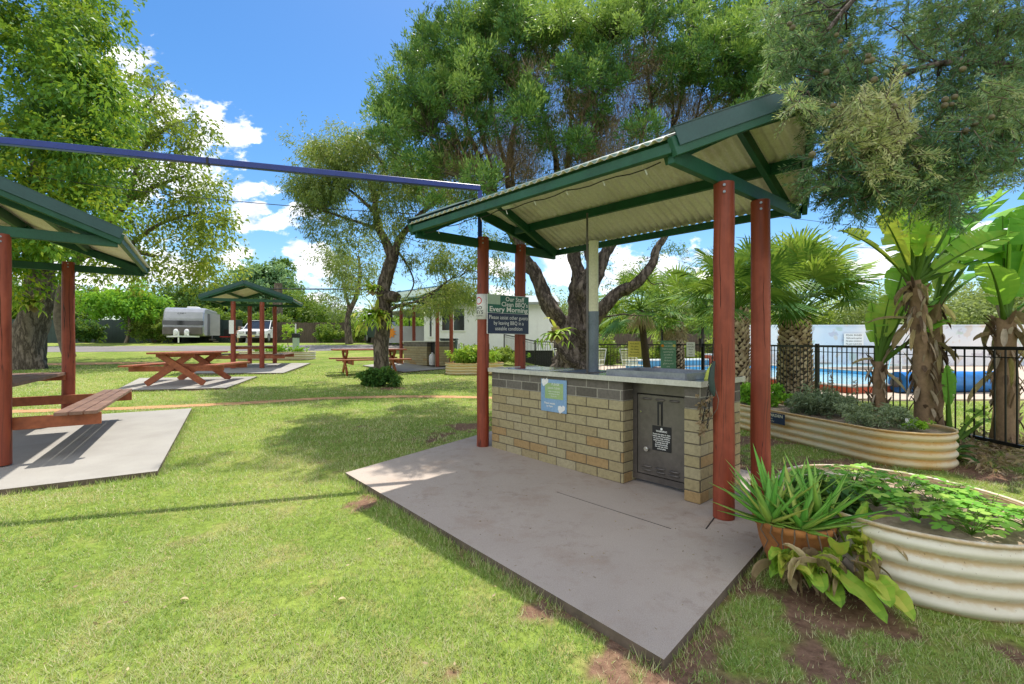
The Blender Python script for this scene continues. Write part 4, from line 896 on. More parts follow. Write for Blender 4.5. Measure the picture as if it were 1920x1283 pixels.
cm = MB(); cm.tube([(1.325,2.97,1.05),(1.312,2.97,1.0),(1.305,2.97,.93),(1.315,2.97,.86),(1.325,2.97,.82)], [.008,.016,.020,.018,.006], 10); cm.build('padlock_pouch', M['fence_green'], t)
cm = MB(); cm.tube([(1.33,2.96,.86),(1.345,2.95,.80),(1.335,2.95,.74),(1.29,3.02,.62)], .002, 6); cm.build('cord', M['steel'], t)
P, v = cloud([(Vector((1.292,3.03,z)), .035, .2) for z in (.62,.68,.74,.80,.58)], 40, .03, .014, up=-.3); quads('dry_sprig', P, v, M['lf_dead'], t)

# ------------------------------------------------------------------ signs on the left posts
so = Vector((-.275, 4.99, 0)); e1 = D2.normalized(); up = Vector((0,0,1)); nn = e1.cross(up)
S_ = lambda x, z, o=0: so+e1*x+up*z+nn*o
t = thing('staff_sign', 'green and navy sign reading Our Staff Clean BBQ\'s Every Morning between two red posts', 'sign', S_(.3,1.27))
mb = MB(); mb.bar(S_(0,1.49,0), S_(.60,1.49,0), .008, .44); mb.build('backing', M['white'], t)
mb = MB(); mb.bar(S_(.006,1.605,.006), S_(.594,1.605,.006), .003, .198); mb.build('green_panel', M['teal'], t)
mb = MB(); mb.bar(S_(.006,1.388,.006), S_(.594,1.388,.006), .003, .228); mb.build('navy_panel', M['navy'], t)
mb = MB(); mb.bar(S_(.006,1.652,.0085), S_(.176,1.652,.0085), .003, .105); mb.build('pale_patch', M['pale'], t)
mb = MB()
text(mb, 'Our Staff', .072, S_(.385,1.642,.009), e1, up, 'CENTER', width=.275, bold=.0008); text(mb, "Clean BBQ's", .072, S_(.385,1.583,.009), e1, up, 'CENTER', width=.385, bold=.0008)
text(mb, 'Every Morning', .080, S_(.300,1.520,.009), e1, up, 'CENTER', width=.55, bold=.0016)
mb.build('heading', M['letter'], t)
for i, s in enumerate(('Please assist other guests', 'by leaving BBQ in a', 'useable condition')): mb = MB(); text(mb, s, .062, S_(.300,1.435-.062*i,.009), e1, up, 'CENTER', width=(.56,.43,.39)[i]); mb.build('text_line', M['letter'], t)
pc = Vector((.745,4.24,0))+D1*1.325-D2*.16
def wrap(x, y, r=.0735, a0=-2.25):
    a = a0+x/r; return Vector((pc.x+math.cos(a)*r, pc.y+math.sin(a)*r, 1.44+y))
t = thing('pets_sign', 'white no pets sign with red prohibition ring wrapped round the left front post', 'sign', (pc.x-.05, pc.y-.05, 1.42))
mb = MB(); n = 14; W_ = .20; vs = []
for i in range(n+1):
    for z in (-.01, .27): vs.append(wrap(-W_/2+W_*i/n, z, .0715))
mb.add(vs, [(2*i, 2*i+2, 2*i+3, 2*i+1) for i in range(n)], .5, True); o = mb.build('plate', M['white'], t); so_ = o.modifiers.new('t','SOLIDIFY'); so_.thickness = .002
mb = MB(); rg = []
for i in range(25):
    a = i/24*2*math.pi
    for r in (.032, .042): rg.append(wrap(math.cos(a)*r+.0, .195+math.sin(a)*r, .0728))
mb.add(rg, [(2*i, 2*i+1, 2*i+3, 2*i+2) for i in range(24)])
mb.add([wrap(-.026,.222,.0728), wrap(-.020,.228,.0728), wrap(.028,.170,.0728), wrap(.022,.164,.0728)], [(0,1,2,3)]); mb.build('red_ring', M['red'], t)
mb = MB(); text(mb, 'NO', .055, (0,0,0), e1, up, 'CENTER', fn=lambda x, y: wrap(x, y+.10, .0728), bold=.001); text(mb, 'PETS', .055, (0,0,0), e1, up, 'CENTER', fn=lambda x, y: wrap(x, y+.05, .0728), bold=.001)
text(mb, 'ON GRASS', .024, (0,0,0), e1, up, 'CENTER', fn=lambda x, y: wrap(x, y+.022, .0728)); mb.build('lettering', M['black'], t)

# ------------------------------------------------------------------ blue beam
bA = V(-420, 218, 3.75); bA.z = 3.05; pL = Vector((-4.77, 4.22, 3.05)); pR = Vector((-.39, 5.52, 3.05)); pF = pL+(pL-pR)*.9
t = thing('blue_sail_frame', 'long navy blue steel beam crossing the sky above the lawn on slim legs', 'beam', (pR.x, pR.y, -.045))
MB().bar(pF, pR, .06, .062).build('beam', M['blue_beam'], t, bev=.004)
MB().bar((pR.x, pR.y, -.045), (pR.x, pR.y, 3.02), .05, .05).build('leg', M['blue_beam'], t); MB().bar((pF.x, pF.y, -.045), (pF.x, pF.y, 3.02), .05, .05).build('leg', M['blue_beam'], t)
j = pL.lerp(pR, .37); mb = MB(); d = (pR-pL).normalized(); mb.bar(j-d*.01, j+d*.01, .068, .070); mb.build('joint', M['black'], t)

# ------------------------------------------------------------------ picnic tables
def picnic(label, c, ax, ang_w, top_l=2.05, fr=.72, seat_v=.86):
    c = Vector(c); u = Vector(ax).normalized(); w = Vector((u.y, -u.x, 0)); t = thing('picnic_table', label, 'picnic table', c, 'red timber picnic tables')
    P = lambda a, b, z: c+u*a+w*b+Vector((0,0,z)); m = M['red_wood']
    mb = MB()
    for k in range(5): b = -.36+.18*k; mb.bar(P(-top_l/2, b, .745), P(top_l/2, b, .745), .172, .042, val=random.random())
    mb.build('table_top', m, t, bev=.004)
    for s in (-1, 1):
        mb = MB()
        for k in (-1, 1): b = s*seat_v+k*.075; mb.bar(P(-top_l/2, b, .455), P(top_l/2, b, .455), .142, .042)
        mb.build('seat', m, t, bev=.004)
    for a in (-fr, fr):
        for s in (-1, 1): MB().bar(P(a+s*.026, -s*.62, .02), P(a+s*.026, s*.33, .72), .14, .045, up=tuple(u)).build('leg', m, t, bev=.004)
        MB().bar(P(a+.08, -seat_v-.14, .375), P(a+.08, seat_v+.14, .375), .045, .12).build('seat_bearer', m, t, bev=.004)
        MB().bar(P(a, -.40, .69), P(a, .40, .69), .045, .075).build('top_bearer', m, t, bev=.004)
    return t
picnic('red picnic table on its own concrete slab left of the distant shelter', G(358,717,.045), (-.19,.98,0), 0)
picnic('red picnic table standing on grass behind the slender lawn tree', G(692,700), (.88,.475,0), 0, top_l=2.15)

# ------------------------------------------------------------------ raised garden beds
def bed(name, label, outline, z0, h, m, ribs=4, soil=.04, group='corrugated raised garden beds'):
    n = len(outline); c = Vector((sum(p[0] for p in outline)/n, sum(p[1] for p in outline)/n)); t = thing(name, label, 'garden bed', (c.x, c.y, z0), group)
    mb = MB(); K = ribs*8; vs = []
    nrm = []
    for i in range(n):
        a = Vector(outline[i-1]); b = Vector(outline[(i+1)%n]); d = (b-a).normalized(); nrm.append(Vector((d.y, -d.x)))
    for k in range(K+1):
        f = k/K; o = .012*math.sin(f*ribs*2*math.pi-math.pi/2)
        for i in range(n): vs.append((outline[i][0]+nrm[i].x*o, outline[i][1]+nrm[i].y*o, z0+f*h))
    mb.add(vs, [(k*n+i, k*n+(i+1)%n, (k+1)*n+(i+1)%n, (k+1)*n+i) for k in range(K) for i in range(n)], .5, True)
    o = mb.build('wall', m, t); s = o.modifiers.new('t', 'SOLIDIFY'); s.thickness = .003; s.offset = 0
    rim = MB(); pts = [Vector((outline[i][0], outline[i][1], z0+h+.004)) for i in range(n)]+[Vector((outline[0][0], outline[0][1], z0+h+.004))]
    rim.tube(pts, .011, 8, caps=False); rim.build('rim', m, t)
    so = MB(); vs = [(c.x, c.y, z0+h-soil)]; R_ = 10
    for r in range(1, R_+1):
        for i in range(n):
            q = c.lerp(Vector(outline[i]), r/R_*.985); vs.append((q.x, q.y, z0+h-soil+random.uniform(-.008,.008)+.02*(1-(r/R_)**2)))
    fs = [(0, 1+i, 1+(i+1)%n) for i in range(n)]+[(1+(r-1)*n+i, 1+r*n+i, 1+r*n+(i+1)%n, 1+(r-1)*n+(i+1)%n) for r in range(1, R_) for i in range(n)]
    so.add(vs, fs, .5, True); so.build('soil', M['soil'], t); return t
ell = lambda cx, cy, a, b, n=72: [(cx+a*math.cos(2*math.pi*i/n), cy+b*math.sin(2*math.pi*i/n)) for i in range(n)]
def stad(p, q, r, n=48):
    p = Vector(p); q = Vector(q); d = (q-p).normalized(); a0 = math.atan2(d.y, d.x); out = []
    for k in range(n//2+1): a = a0-math.pi/2+math.pi*k/(n//2); out.append((q.x+math.cos(a)*r, q.y+math.sin(a)*r))
    m = 14
    e = Vector(out[-1]); s2 = Vector((p.x+math.cos(a0+math.pi/2)*r, p.y+math.sin(a0+math.pi/2)*r))
    for k in range(1, m): out.append(tuple(e.lerp(s2, k/m)))
    for k in range(n//2+1): a = a0+math.pi/2+math.pi*k/(n//2); out.append((p.x+math.cos(a)*r, p.y+math.sin(a)*r))
    e = Vector(out[-1]); s2 = Vector(out[0])
    for k in range(1, m): out.append(tuple(e.lerp(s2, k/m)))
    return out
bed('raised_bed', 'big round cream corrugated bed with strawberry plants at the right edge', ell(2.22,2.6,.58,.65), -.05, .335, M['bed_cream'], 4, .06)
bed('raised_bed', 'long tan corrugated herb bed behind the red posts beside the pool fence', stad((4.05,4.75),(3.45,7.3),.44), -.05, .345, M['bed_tan'], 4, .05)
pm = G(868, 704); bed('raised_bed', 'oval tan bed with leafy plants and stakes in front of the white cabin', stad((pm.x-.1,pm.y+.55),(pm.x+.7,pm.y+.75),.5), pm.z, .34, M['bed_tan'], 4)
pm2 = G(520, 676); bed('raised_bed', 'long low cream planter behind the distant picnic shelter', stad((pm2.x-1.4,pm2.y+.5),(pm2.x+.9,pm2.y+.5),.45), pm2.z, .34, M['bed_cream'], 3)
# strawberry plants
def trifoliate(p, d, L):
    "three broad toothed leaflets as 6-gons"
    out = []; d = Vector(d).normalized(); s = d.cross(Vector((0,0,1))); s = s.normalized() if s.length > .1 else Vector((1,0,0)); n = s.cross(d)
    for a in (-1.15, 0, 1.15):
        e = (d*math.cos(a)+s*math.sin(a)).normalized(); f = e.cross(n).normalized(); b = Vector(p)+e*L*.12
        out.append([b, b+e*L*.35+f*L*.33+n*L*.06, b+e*L*.8+f*L*.28, b+e*L*1.0-n*L*.08, b+e*L*.8-f*L*.28, b+e*L*.35-f*L*.33+n*L*.06])
    return out
def leafy(name, label, spots, m, L=.05, h=.09, per=14, cat='plant', group=None, single=False):
    for i, (x, y, z, lb) in enumerate(spots):
        t = thing(name, lb or label, cat, (x, y, z), group); polys = []; vals = []; st = MB()
        for k in range(per):
            a = random.uniform(0, 6.28); r = random.uniform(.3, 1)*h*1.4; hh = h*random.uniform(.4, 1.1); q = Vector((x+math.cos(a)*r, y+math.sin(a)*r, z+hh))
            st.tube([(x, y, z), Vector((x, y, z)).lerp(q, .6)+Vector((0,0,hh*.3)), q], [.002,.0018,.0015], 4, caps=False)
            d = Vector((math.cos(a), math.sin(a), random.uniform(-.3, .5))); tv = random.uniform(.1, .95)
            for pl in trifoliate(q, d, L*random.uniform(.7, 1.25)): polys.append([list(w) for w in pl]); vals.append(tv+random.uniform(-.1,.1))
        quads('leaves', np.array(polys), np.array(vals), m, t, n=6); st.build('stalks', M['lf_hedge'], t)
random.seed(3)
sp = []
sb = [(1.98,2.95,'near the left rim'),(2.12,2.80,''),(2.25,2.98,''),(1.90,2.62,''),(2.05,2.55,''),(2.25,2.70,''),(2.42,2.78,''),(2.10,2.35,''),(2.35,2.52,''),(2.50,2.60,''),(2.30,2.30,''),(2.55,2.40,''),(2.48,2.15,''),(2.20,2.17,''),(1.85,2.80,'')]
ordw = ['first','second','third','fourth','fifth','sixth']; rows_ = [sorted(sb, key=lambda q: -q[1])[i:i+5] for i in (0,5,10)]
for rn, rw in zip(('back','middle','front'), rows_):
    leafy('strawberry_plant', '', [(x, y, .25, 'strawberry plant in the %s row of the round cream bed, %s from the left' % (rn, ordw[i])) for i, (x, y, _) in enumerate(sorted(rw))], M['lf_straw'], .046, .10, 26, group='strawberry plants in the round bed')
# herbs
bush('herb_plant', 'bright green parsley-like herb at the far end of the long tan bed', (3.62,6.7,.26), .36, .5, .16, 50, .06, .035, M['lf_bright'], .6, r=.09, k=70)
bush('herb_plant', 'bushy grey green sage in the middle of the long tan bed', (3.9,5.7,.26), .36, .45, .15, 60, .07, .016, M['lf_herb'], .5, r=.10, k=90)
bush('herb_plant', 'silvery trailing herb at the near end of the long tan bed', (4.02,4.95,.27), .36, .32, .10, 40, .05, .016, M['lf_herb'], .8, r=.08, k=80)
bush('herb_plant', 'small lime green herb by the near rim of the long tan bed', (4.22,4.75,.27), .14, .14, .05, 14, .03, .014, M['lf_bright'], .9, r=.05, k=60)
t = thing('flowering_stem', 'tall thin herb stem with purple brown flower heads in the long tan bed', 'plant', (3.95,5.6,.28)); mb = MB(); fl_ = []
for dx, dy, hh in ((0,0,.52),(.05,.1,.40),(-.1,.2,.36),(.12,-.2,.42),(-.15,.4,.38)):
    mb.tube([(3.95+dx,5.6+dy,.28),(3.96+dx*1.2,5.6+dy,.28+hh*.6),(3.95+dx*1.3,5.6+dy,.28+hh)], [.004,.003,.002], 5); fl_ += [(Vector((3.95+dx*1.25,5.6+dy,.28+hh*f)), .02, .3) for f in (.7,.8,.9,1)]
mb.build('stems', M['twig'], t)
for k_ in range(0, len(fl_), 4): P, v = cloud(fl_[k_:k_+4], 24, .022, .012); quads('flower_head', P, v, M['lf_dead'], t)
# herb garden plate
a = G(1421,826); sgp = Vector((3.20, 5.93, .18)); sx = (Vector((3.72,4.30,0))-Vector((3.02,6.95,0))).normalized(); nx = sx.cross(up)
hp = Vector((3.238, 5.98, .225))
t = thing('herb_sign', 'small navy plaque reading Herb Garden on the side of the long tan bed', 'sign', hp)
mb = MB(); mb.bar(hp+nx*.02, hp+nx*.02+sx*.45, .006, .13, val=.5); mb.build('plaque', M['navy'], t)
mb = MB(); hm = hp+nx*.026+sx*.225
text(mb, 'HERB GARDEN', .05, hm+up*.018, sx, up, 'CENTER', width=.40, bold=.001); text(mb, 'Feel free', .028, hm-up*.018, sx, up, 'CENTER'); text(mb, 'to pick some', .028, hm-up*.046, sx, up, 'CENTER'); mb.build('lettering', M['cream'], t)
mb = MB(); mb.box((4.14,4.72,.36), (.10,.004,.05), .1); mb.bar((4.14,4.725,.28),(4.14,4.725,.36),.006,.006); mb.build('plant_tag', M['white'], org=(4.14,4.72,.3), label='little white plant tag at the near end of the long tan bed', cat='plant tag')
bush('garden_plant', 'yellow green leafy plants filling the oval bed by the white cabin', (pm.x+.3,pm.y+.65,pm.z+.30), .72, .45, .30, 60, .12, .05, M['lf_stag'], .5, r=.16, k=60)
mb = MB()
for i, dx in enumerate((-.35,-.2,-.05,.3,.75)): mb.tube([(pm.x+dx,pm.y+.7,pm.z+.3),(pm.x+dx,pm.y+.7,pm.z+.95)], .014, 6)
mb.build('garden_stakes', M['twig'], org=(pm.x,pm.y+.7,pm.z+.3), label='thin timber stakes standing in the oval bed', cat='stakes')
bush('garden_plant', 'low green seedlings in the long planter behind the distant shelter', (pm2.x-.2,pm2.y+.5,pm2.z+.30), 1.3, .35, .14, 40, .10, .05, M['lf_bright'], .6, r=.12, k=50)
# ------------------------------------------------------------------ pot with aloes, fallen fern
pc0 = Vector((1.50, 2.42, 0)); pz = -.03
t = thing('terracotta_pot', 'weathered terracotta bowl full of aloes at the slab corner', 'pot', (pc0.x, pc0.y, pz))
mb = MB(); mb.lathe((pc0.x, pc0.y, pz), [(0,0),(.10,0),(.12,.03),(.16,.14),(.175,.225),(.190,.232),(.193,.262),(.183,.268),(.172,.262),(.165,.22),(.0,.21)], 40); mb.build('bowl', M['terracotta'], t)
mb = MB(); mb.lathe((pc0.x, pc0.y, pz), [(.168,.235),(.10,.25),(0,.262)], 24); mb.build('soil', M['soil'], t)
def fleshy(mb, p, d, L, W, bend, val):
    p = Vector(p); d = Vector(d).normalized(); s = d.cross(Vector((0,0,1))); s = s.normalized() if s.length > .05 else Vector((1,0,0)); q = p.copy(); n = 7; vs = []
    for i in range(n+1):
        f = i/n; w = W*(1-f**1.35)+.0012; u = s.cross(d).normalized(); vs += [q-s*w*.5+u*w*.16, q-u*w*.16, q+s*w*.5+u*w*.16, q+u*w*.02]
        q = q+d*L/n; d = (d+Vector((0,0,bend/n*(1-1.6*f)))).normalized()
    mb.add(vs, [(i*4+k, i*4+(k+1)%4, (i+1)*4+(k+1)%4, (i+1)*4+k) for i in range(n) for k in range(4)], val, True)
random.seed(11)
for (dx, dy, dz, n, sc, lb) in ((-.15,-.05,.255,24,1.05,'leftmost aloe rosette leaning out over the pot rim'),(-.03,-.13,.255,22,.85,'front aloe rosette in the terracotta bowl'),(.10,-.06,.26,24,1.1,'right aloe rosette with tall upright leaves in the terracotta bowl'),
                               (-.06,.08,.26,22,1.1,'back left aloe rosette rising behind the others in the bowl'),(.07,.10,.26,20,1.0,'back right aloe rosette beside the cream bed wall')):
    c = pc0+Vector((dx, dy, pz+dz)); sc *= 1.08; t = thing('aloe_plant', lb, 'aloe', c, 'aloes in the terracotta pot'); mb = MB()
    for i in range(n):
        a = i*2.4+random.uniform(-.2,.2); el = .22+.98*(i/n)+random.uniform(-.14,.14); L = random.uniform(.20,.33)*sc
        fleshy(mb, c, (math.cos(a)*math.cos(el)+dx*1.2, math.sin(a)*math.cos(el)+dy*1.2, math.sin(el)), L, random.uniform(.042,.060), .25-.2*i/n, random.uniform(.1,1))
    mb.build('leaves', M['lf_aloe'], t)
mb = MB()
for i in range(11):
    a = -2.9+i*.27; p = pc0+Vector((math.cos(a)*.186, math.sin(a)*.186, pz+.268)); mb.tube([p, p+Vector((math.cos(a)*.02,math.sin(a)*.02,-.04)), p+Vector((random.uniform(-.03,.03),-.01,-.10)), p+Vector((random.uniform(-.04,.04),-.02,-random.uniform(.12,.2)))], [.004,.004,.003,.001], 5)
mb.build('dry_roots', M['twig'], org=pc0, label='dry brown roots hanging down over the rim of the terracotta bowl', cat='roots')
t = thing('fallen_fern', 'broad yellow green fern lying on the ground in front of the terracotta bowl', 'fern', (1.50,2.22,-.04)); mb = MB()
for (x, y, z, d, L, W, bd, v) in ((1.62,2.10,.10,(.25,-1,-.35),.24,.13,.1,.75),(1.50,2.14,.10,(.30,-1,-.25),.28,.12,.4,.45),(1.42,2.18,.09,(-.2,-1,.1),.18,.10,.9,.4),(1.38,2.22,.08,(-1,-.5,.25),.18,.07,1.2,.2),(1.56,2.16,.16,(-.5,-.6,.7),.24,.085,.7,.7),
                             (1.36,2.26,.12,(-.8,-.5,.4),.16,.06,1.2,.5),(1.60,2.12,.06,(.9,-.8,-.1),.16,.10,.3,.9),(1.46,2.16,.05,(-.1,-1,.0),.2,.10,.5,.3),(1.66,2.10,.1,(-.4,-1,-.1),.22,.1,.3,.6)):
    broad(mb, (x, y, z), d, L, W, bd, v)
for i in range(34): broad(mb, (1.40+random.uniform(-.1,.2), 2.2+random.uniform(-.06,.08), .1), (random.uniform(-1,.5), random.uniform(-1,-.2), random.uniform(-.1,.6)), random.uniform(.07,.15), random.uniform(.02,.05), 1.6, random.random(), .5)
mb.build('leaves', M['lf_stag'], t)
mb = MB()
for i in range(60): broad(mb, (1.5+random.uniform(-.2,.22), 2.18+random.uniform(-.08,.10), random.uniform(.02,.14)), (random.uniform(-1,1), random.uniform(-1,.2), random.uniform(-.5,.4)), random.uniform(.06,.15), random.uniform(.006,.028), 1.8, random.random(), .9)
mb.build('withered_leaves', M['lf_dead'], t)
mb = MB(); mb.tube([(1.60,2.20,.12),(1.66,2.16,.05),(1.72,2.10,-.03)], [.02,.022,.018], 8, lump=.15); mb.tube([(1.56,2.2,.1),(1.62,2.14,.02),(1.66,2.06,-.035)], [.015,.015,.01], 8, lump=.15); mb.build('roots', M['twig_grey'], t)
t = thing('standing_fern', 'upright pale yellow green fern wedged between the bowl and the cream bed', 'fern', (1.75,2.30,.0)); mb = MB()
for i in range(20):
    a = random.uniform(0,6.28); broad(mb, (1.745+random.uniform(-.04,.04), 2.27+random.uniform(-.03,.03), .14+random.uniform(-.05,.08)), (math.cos(a)*.5, math.sin(a)*.5-.15, random.uniform(.2,1)), random.uniform(.12,.24), random.uniform(.035,.06), random.uniform(.6,1.4), random.uniform(.4,1))
for (x, z, L, v) in ((1.73,.26,.24,.85),(1.77,.24,.2,.7),(1.70,.22,.2,.6)): broad(mb, (x, 2.24, z), (.05,-.25,-1), L, .075, .0, v)
mb.build('leaves', M['lf_stag'], t)
mb = MB()
for i in range(14): broad(mb, (1.78+random.uniform(-.05,.06), 2.24, random.uniform(.02,.2)), (random.uniform(-.4,.8), -.5, random.uniform(-1,.3)), random.uniform(.1,.16), .025, 1.0, random.random(), .6)
mb.build('withered_leaves', M['lf_dead'], t)
# dark trailing creeper spilling over the left rim of the round bed
bush('creeper', 'dark green creeper hanging over the left rim of the round cream bed', (1.80,2.62,.24), .16, .22, .06, 26, .05, .035, M['lf_dark'], .4, r=.06, k=40)

# ------------------------------------------------------------------ cypress overhanging from the right
random.seed(21)
T = Tree('cypress_tree', 'blue green cypress boughs with round cones hanging into the top right corner', (4.9,3.4,-.045))
T.limb([(4.9,3.4,-.1),(4.9,3.4,1.2),(4.85,3.45,2.6),(4.8,3.5,4.4),(4.8,3.5,6.5)], .26, .08, 14, .1)
boughs = [([(4.85,3.45,2.4),(4.2,3.3,2.95),(3.4,3.15,3.10),(2.75,3.05,3.02),(2.25,2.95,2.70)]), ([(4.8,3.5,3.0),(3.9,3.2,3.6),(3.0,3.0,3.75),(2.3,2.9,3.45),(1.95,2.8,3.1)]),
          ([(4.8,3.5,3.6),(4.0,3.6,4.1),(3.1,3.5,4.3),(2.3,3.4,4.1)]), ([(4.85,3.45,2.2),(4.1,3.5,2.7),(3.5,3.5,2.75),(3.0,3.45,2.55)]), ([(4.8,3.5,2.8),(4.3,3.0,3.2),(3.6,2.7,3.3),(3.0,2.6,3.05)])]
for bgh in boughs: T.limb(bgh, .045, .010, 8, .04)
def sprays(zones, m, t):
    A, Vv = [], []; tw = MB()
    for (px, py, rx, ry, Y, n, tone) in zones:
        for _ in range(int(n*.86)):
            a = random.uniform(0, 6.28); q = math.sqrt(random.random()); p = np.array(V(px+math.cos(a)*q*rx, py+math.sin(a)*q*ry, Y+random.uniform(-.2,.22)))
            d = np.array([random.uniform(-1,.6), random.uniform(-.7,.7), random.uniform(-.9,.35)]); d /= np.linalg.norm(d); L = random.uniform(.10,.22); K = 9; tn = tone+random.uniform(-.18,.18)
            side = np.cross(d, rng.normal(size=3)); side /= np.linalg.norm(side); cur = np.array([0,0,random.uniform(-.25,.30)])
            for k in range(K):
                f = k/K; b = p+d*L*f+cur*L*f*f; k2 = 7; sg = np.where(np.arange(k2) % 2 == 0, 1, -1)[:, None]
                dr = unit(d+sg*side*rng.uniform(.4,1.3,(k2,1))+rng.normal(size=(k2,3))*.30)
                A.append(leafpoly(b+dr*rng.uniform(0,.02,(k2,1))+rng.normal(size=(k2,3))*.003, dr, rng.uniform(.026,.052,k2)*(1.15-f*.6), rng.uniform(.0042,.0072,k2), .0)); Vv.append(tn+rng.normal(size=k2)*.12+.1*f)
            tw.tube([p, p+d*L*.5+cur*L*.25, p+d*L+cur*L], [.0028,.002,.001], 3, caps=False)
    quads('foliage', np.concatenate(A), np.concatenate(Vv), m, t); tw.build('twigs', M['twig'], t)
Z = [(1500,40,70,55,3.3,150,.45),(1560,90,80,55,3.1,210,.40),(1480,110,45,40,3.3,60,.5),(1600,170,80,45,3.0,150,.35),(1540,170,60,40,3.1,100,.30),(1640,230,75,55,2.75,260,1.0),(1570,230,55,35,2.9,80,.55),(1660,290,70,50,2.75,180,.85),(1600,300,70,60,2.8,170,.22),(1600,360,45,45,2.8,90,.15),(1690,350,45,40,2.8,100,.5),(1530,330,22,30,2.8,22,.4),
     (1740,300,60,70,2.8,190,.18),(1760,200,60,70,3.2,130,.22),(1800,60,90,70,3.3,210,.42),(1730,40,45,50,3.4,70,.4),(1850,140,80,70,3.2,220,.34),(1880,40,60,50,3.3,110,.5),(1880,210,55,50,2.9,170,.62),(1840,270,70,30,2.8,90,.2),(1800,340,60,30,2.8,110,.50),(1890,290,45,22,2.8,60,.4),(1680,130,30,40,3.2,30,.4),(1900,160,40,50,3.1,70,.5),
     (1500,185,18,22,2.75,26,.72),(1650,20,30,30,3.3,24,.4),(1620,-60,160,50,3.4,140,.4),(1850,-60,120,50,3.4,120,.4),(1780,385,18,30,2.8,30,.3),(2000,120,80,140,3.2,200,.4),(2000,300,70,60,3.2,70,.4),(1560,10,60,30,3.3,60,.4)]
sprays(Z, M['lf_cyp'], T.t)
T.reach([V(z[0]+random.uniform(-1,1)*z[2], z[1]+random.uniform(-1,1)*z[3], z[4]+random.uniform(-.2,.2)) for z in Z for _ in range(max(2, z[5]//18))], .05, .008, .08, sides=4)
T.finish(M['bark'])
cm = mat('cypress_cone', (.20,.17,.09), (.10,.085,.055), 60, .7, .5); cn = 0
for (px, py, Y) in ((1480,45,3.1),(1486,52,3.1),(1568,66,2.95),(1575,78,2.95),(1592,85,2.95),(1585,98,2.95),(1628,105,2.85),(1634,113,2.85),(1626,116,2.85),(1667,187,2.68),(1675,200,2.68),(1668,209,2.68),(1639,150,2.8),(1772,187,2.9),(1790,182,2.9),(1771,198,2.9),(1784,196,2.9),(1815,225,2.85),(1827,232,2.85),(1859,220,2.8),(1523,290,2.7),(1562,198,2.8),(1549,136,2.9),(1810,245,2.85),(1726,318,2.8),(1686,268,2.65),(1696,126,2.9),(1805,130,2.9)):
    c = V(px, py, Y-.12); b_ = MB(); r = random.uniform(.014,.019); n = 10
    b_.lathe(c, [(max(.0005, r*math.sin(math.pi*k/8))*(1+.07*(k % 2)), -r*math.cos(math.pi*k/8)) for k in range(9)], n); b_.build('cone', cm, T.t)

# ------------------------------------------------------------------ fan palms
def fanleaf(mb, bl, base, tip, R_, tone, dead=False, seg=36, droop=.35):
    base = Vector(base); tip = Vector(tip); mb.tube(curve_pts(base, tip, .12, 5, .0), [.022,.018,.014,.012,.010,.009], 5, caps=False)
    d = (tip-base).normalized(); d = (d+Vector((0,0,-.15))).normalized(); s = d.cross(Vector((0,0,1))).normalized(); n = s.cross(d)
    n = (n+Vector([random.uniform(-.4,.4) for _ in range(3)])).normalized(); s = d.cross(n).normalized(); spread = 2.2
    for i in range(seg):
        a = -spread+2*spread*i/(seg-1)+random.uniform(-.03,.03); e = (d*math.cos(a)+s*math.sin(a)).normalized(); L = R_*(.72+.28*math.cos(a*.6))*random.uniform(.85,1.08); f = e.cross(n).normalized(); w = R_*.030
        q = tip+e*L*.45+n*L*.03; q2 = tip+e*L*.75-Vector((0,0,L*droop*.22)); q3 = tip+e*L*.98-Vector((0,0,L*droop*random.uniform(.3,.9)))
        bl.append(([list(tip), list(q+f*w), list(q2+f*w*.6), list(q3), list(q2-f*w*.6), list(q-f*w)], tone+random.uniform(-.15,.15)))
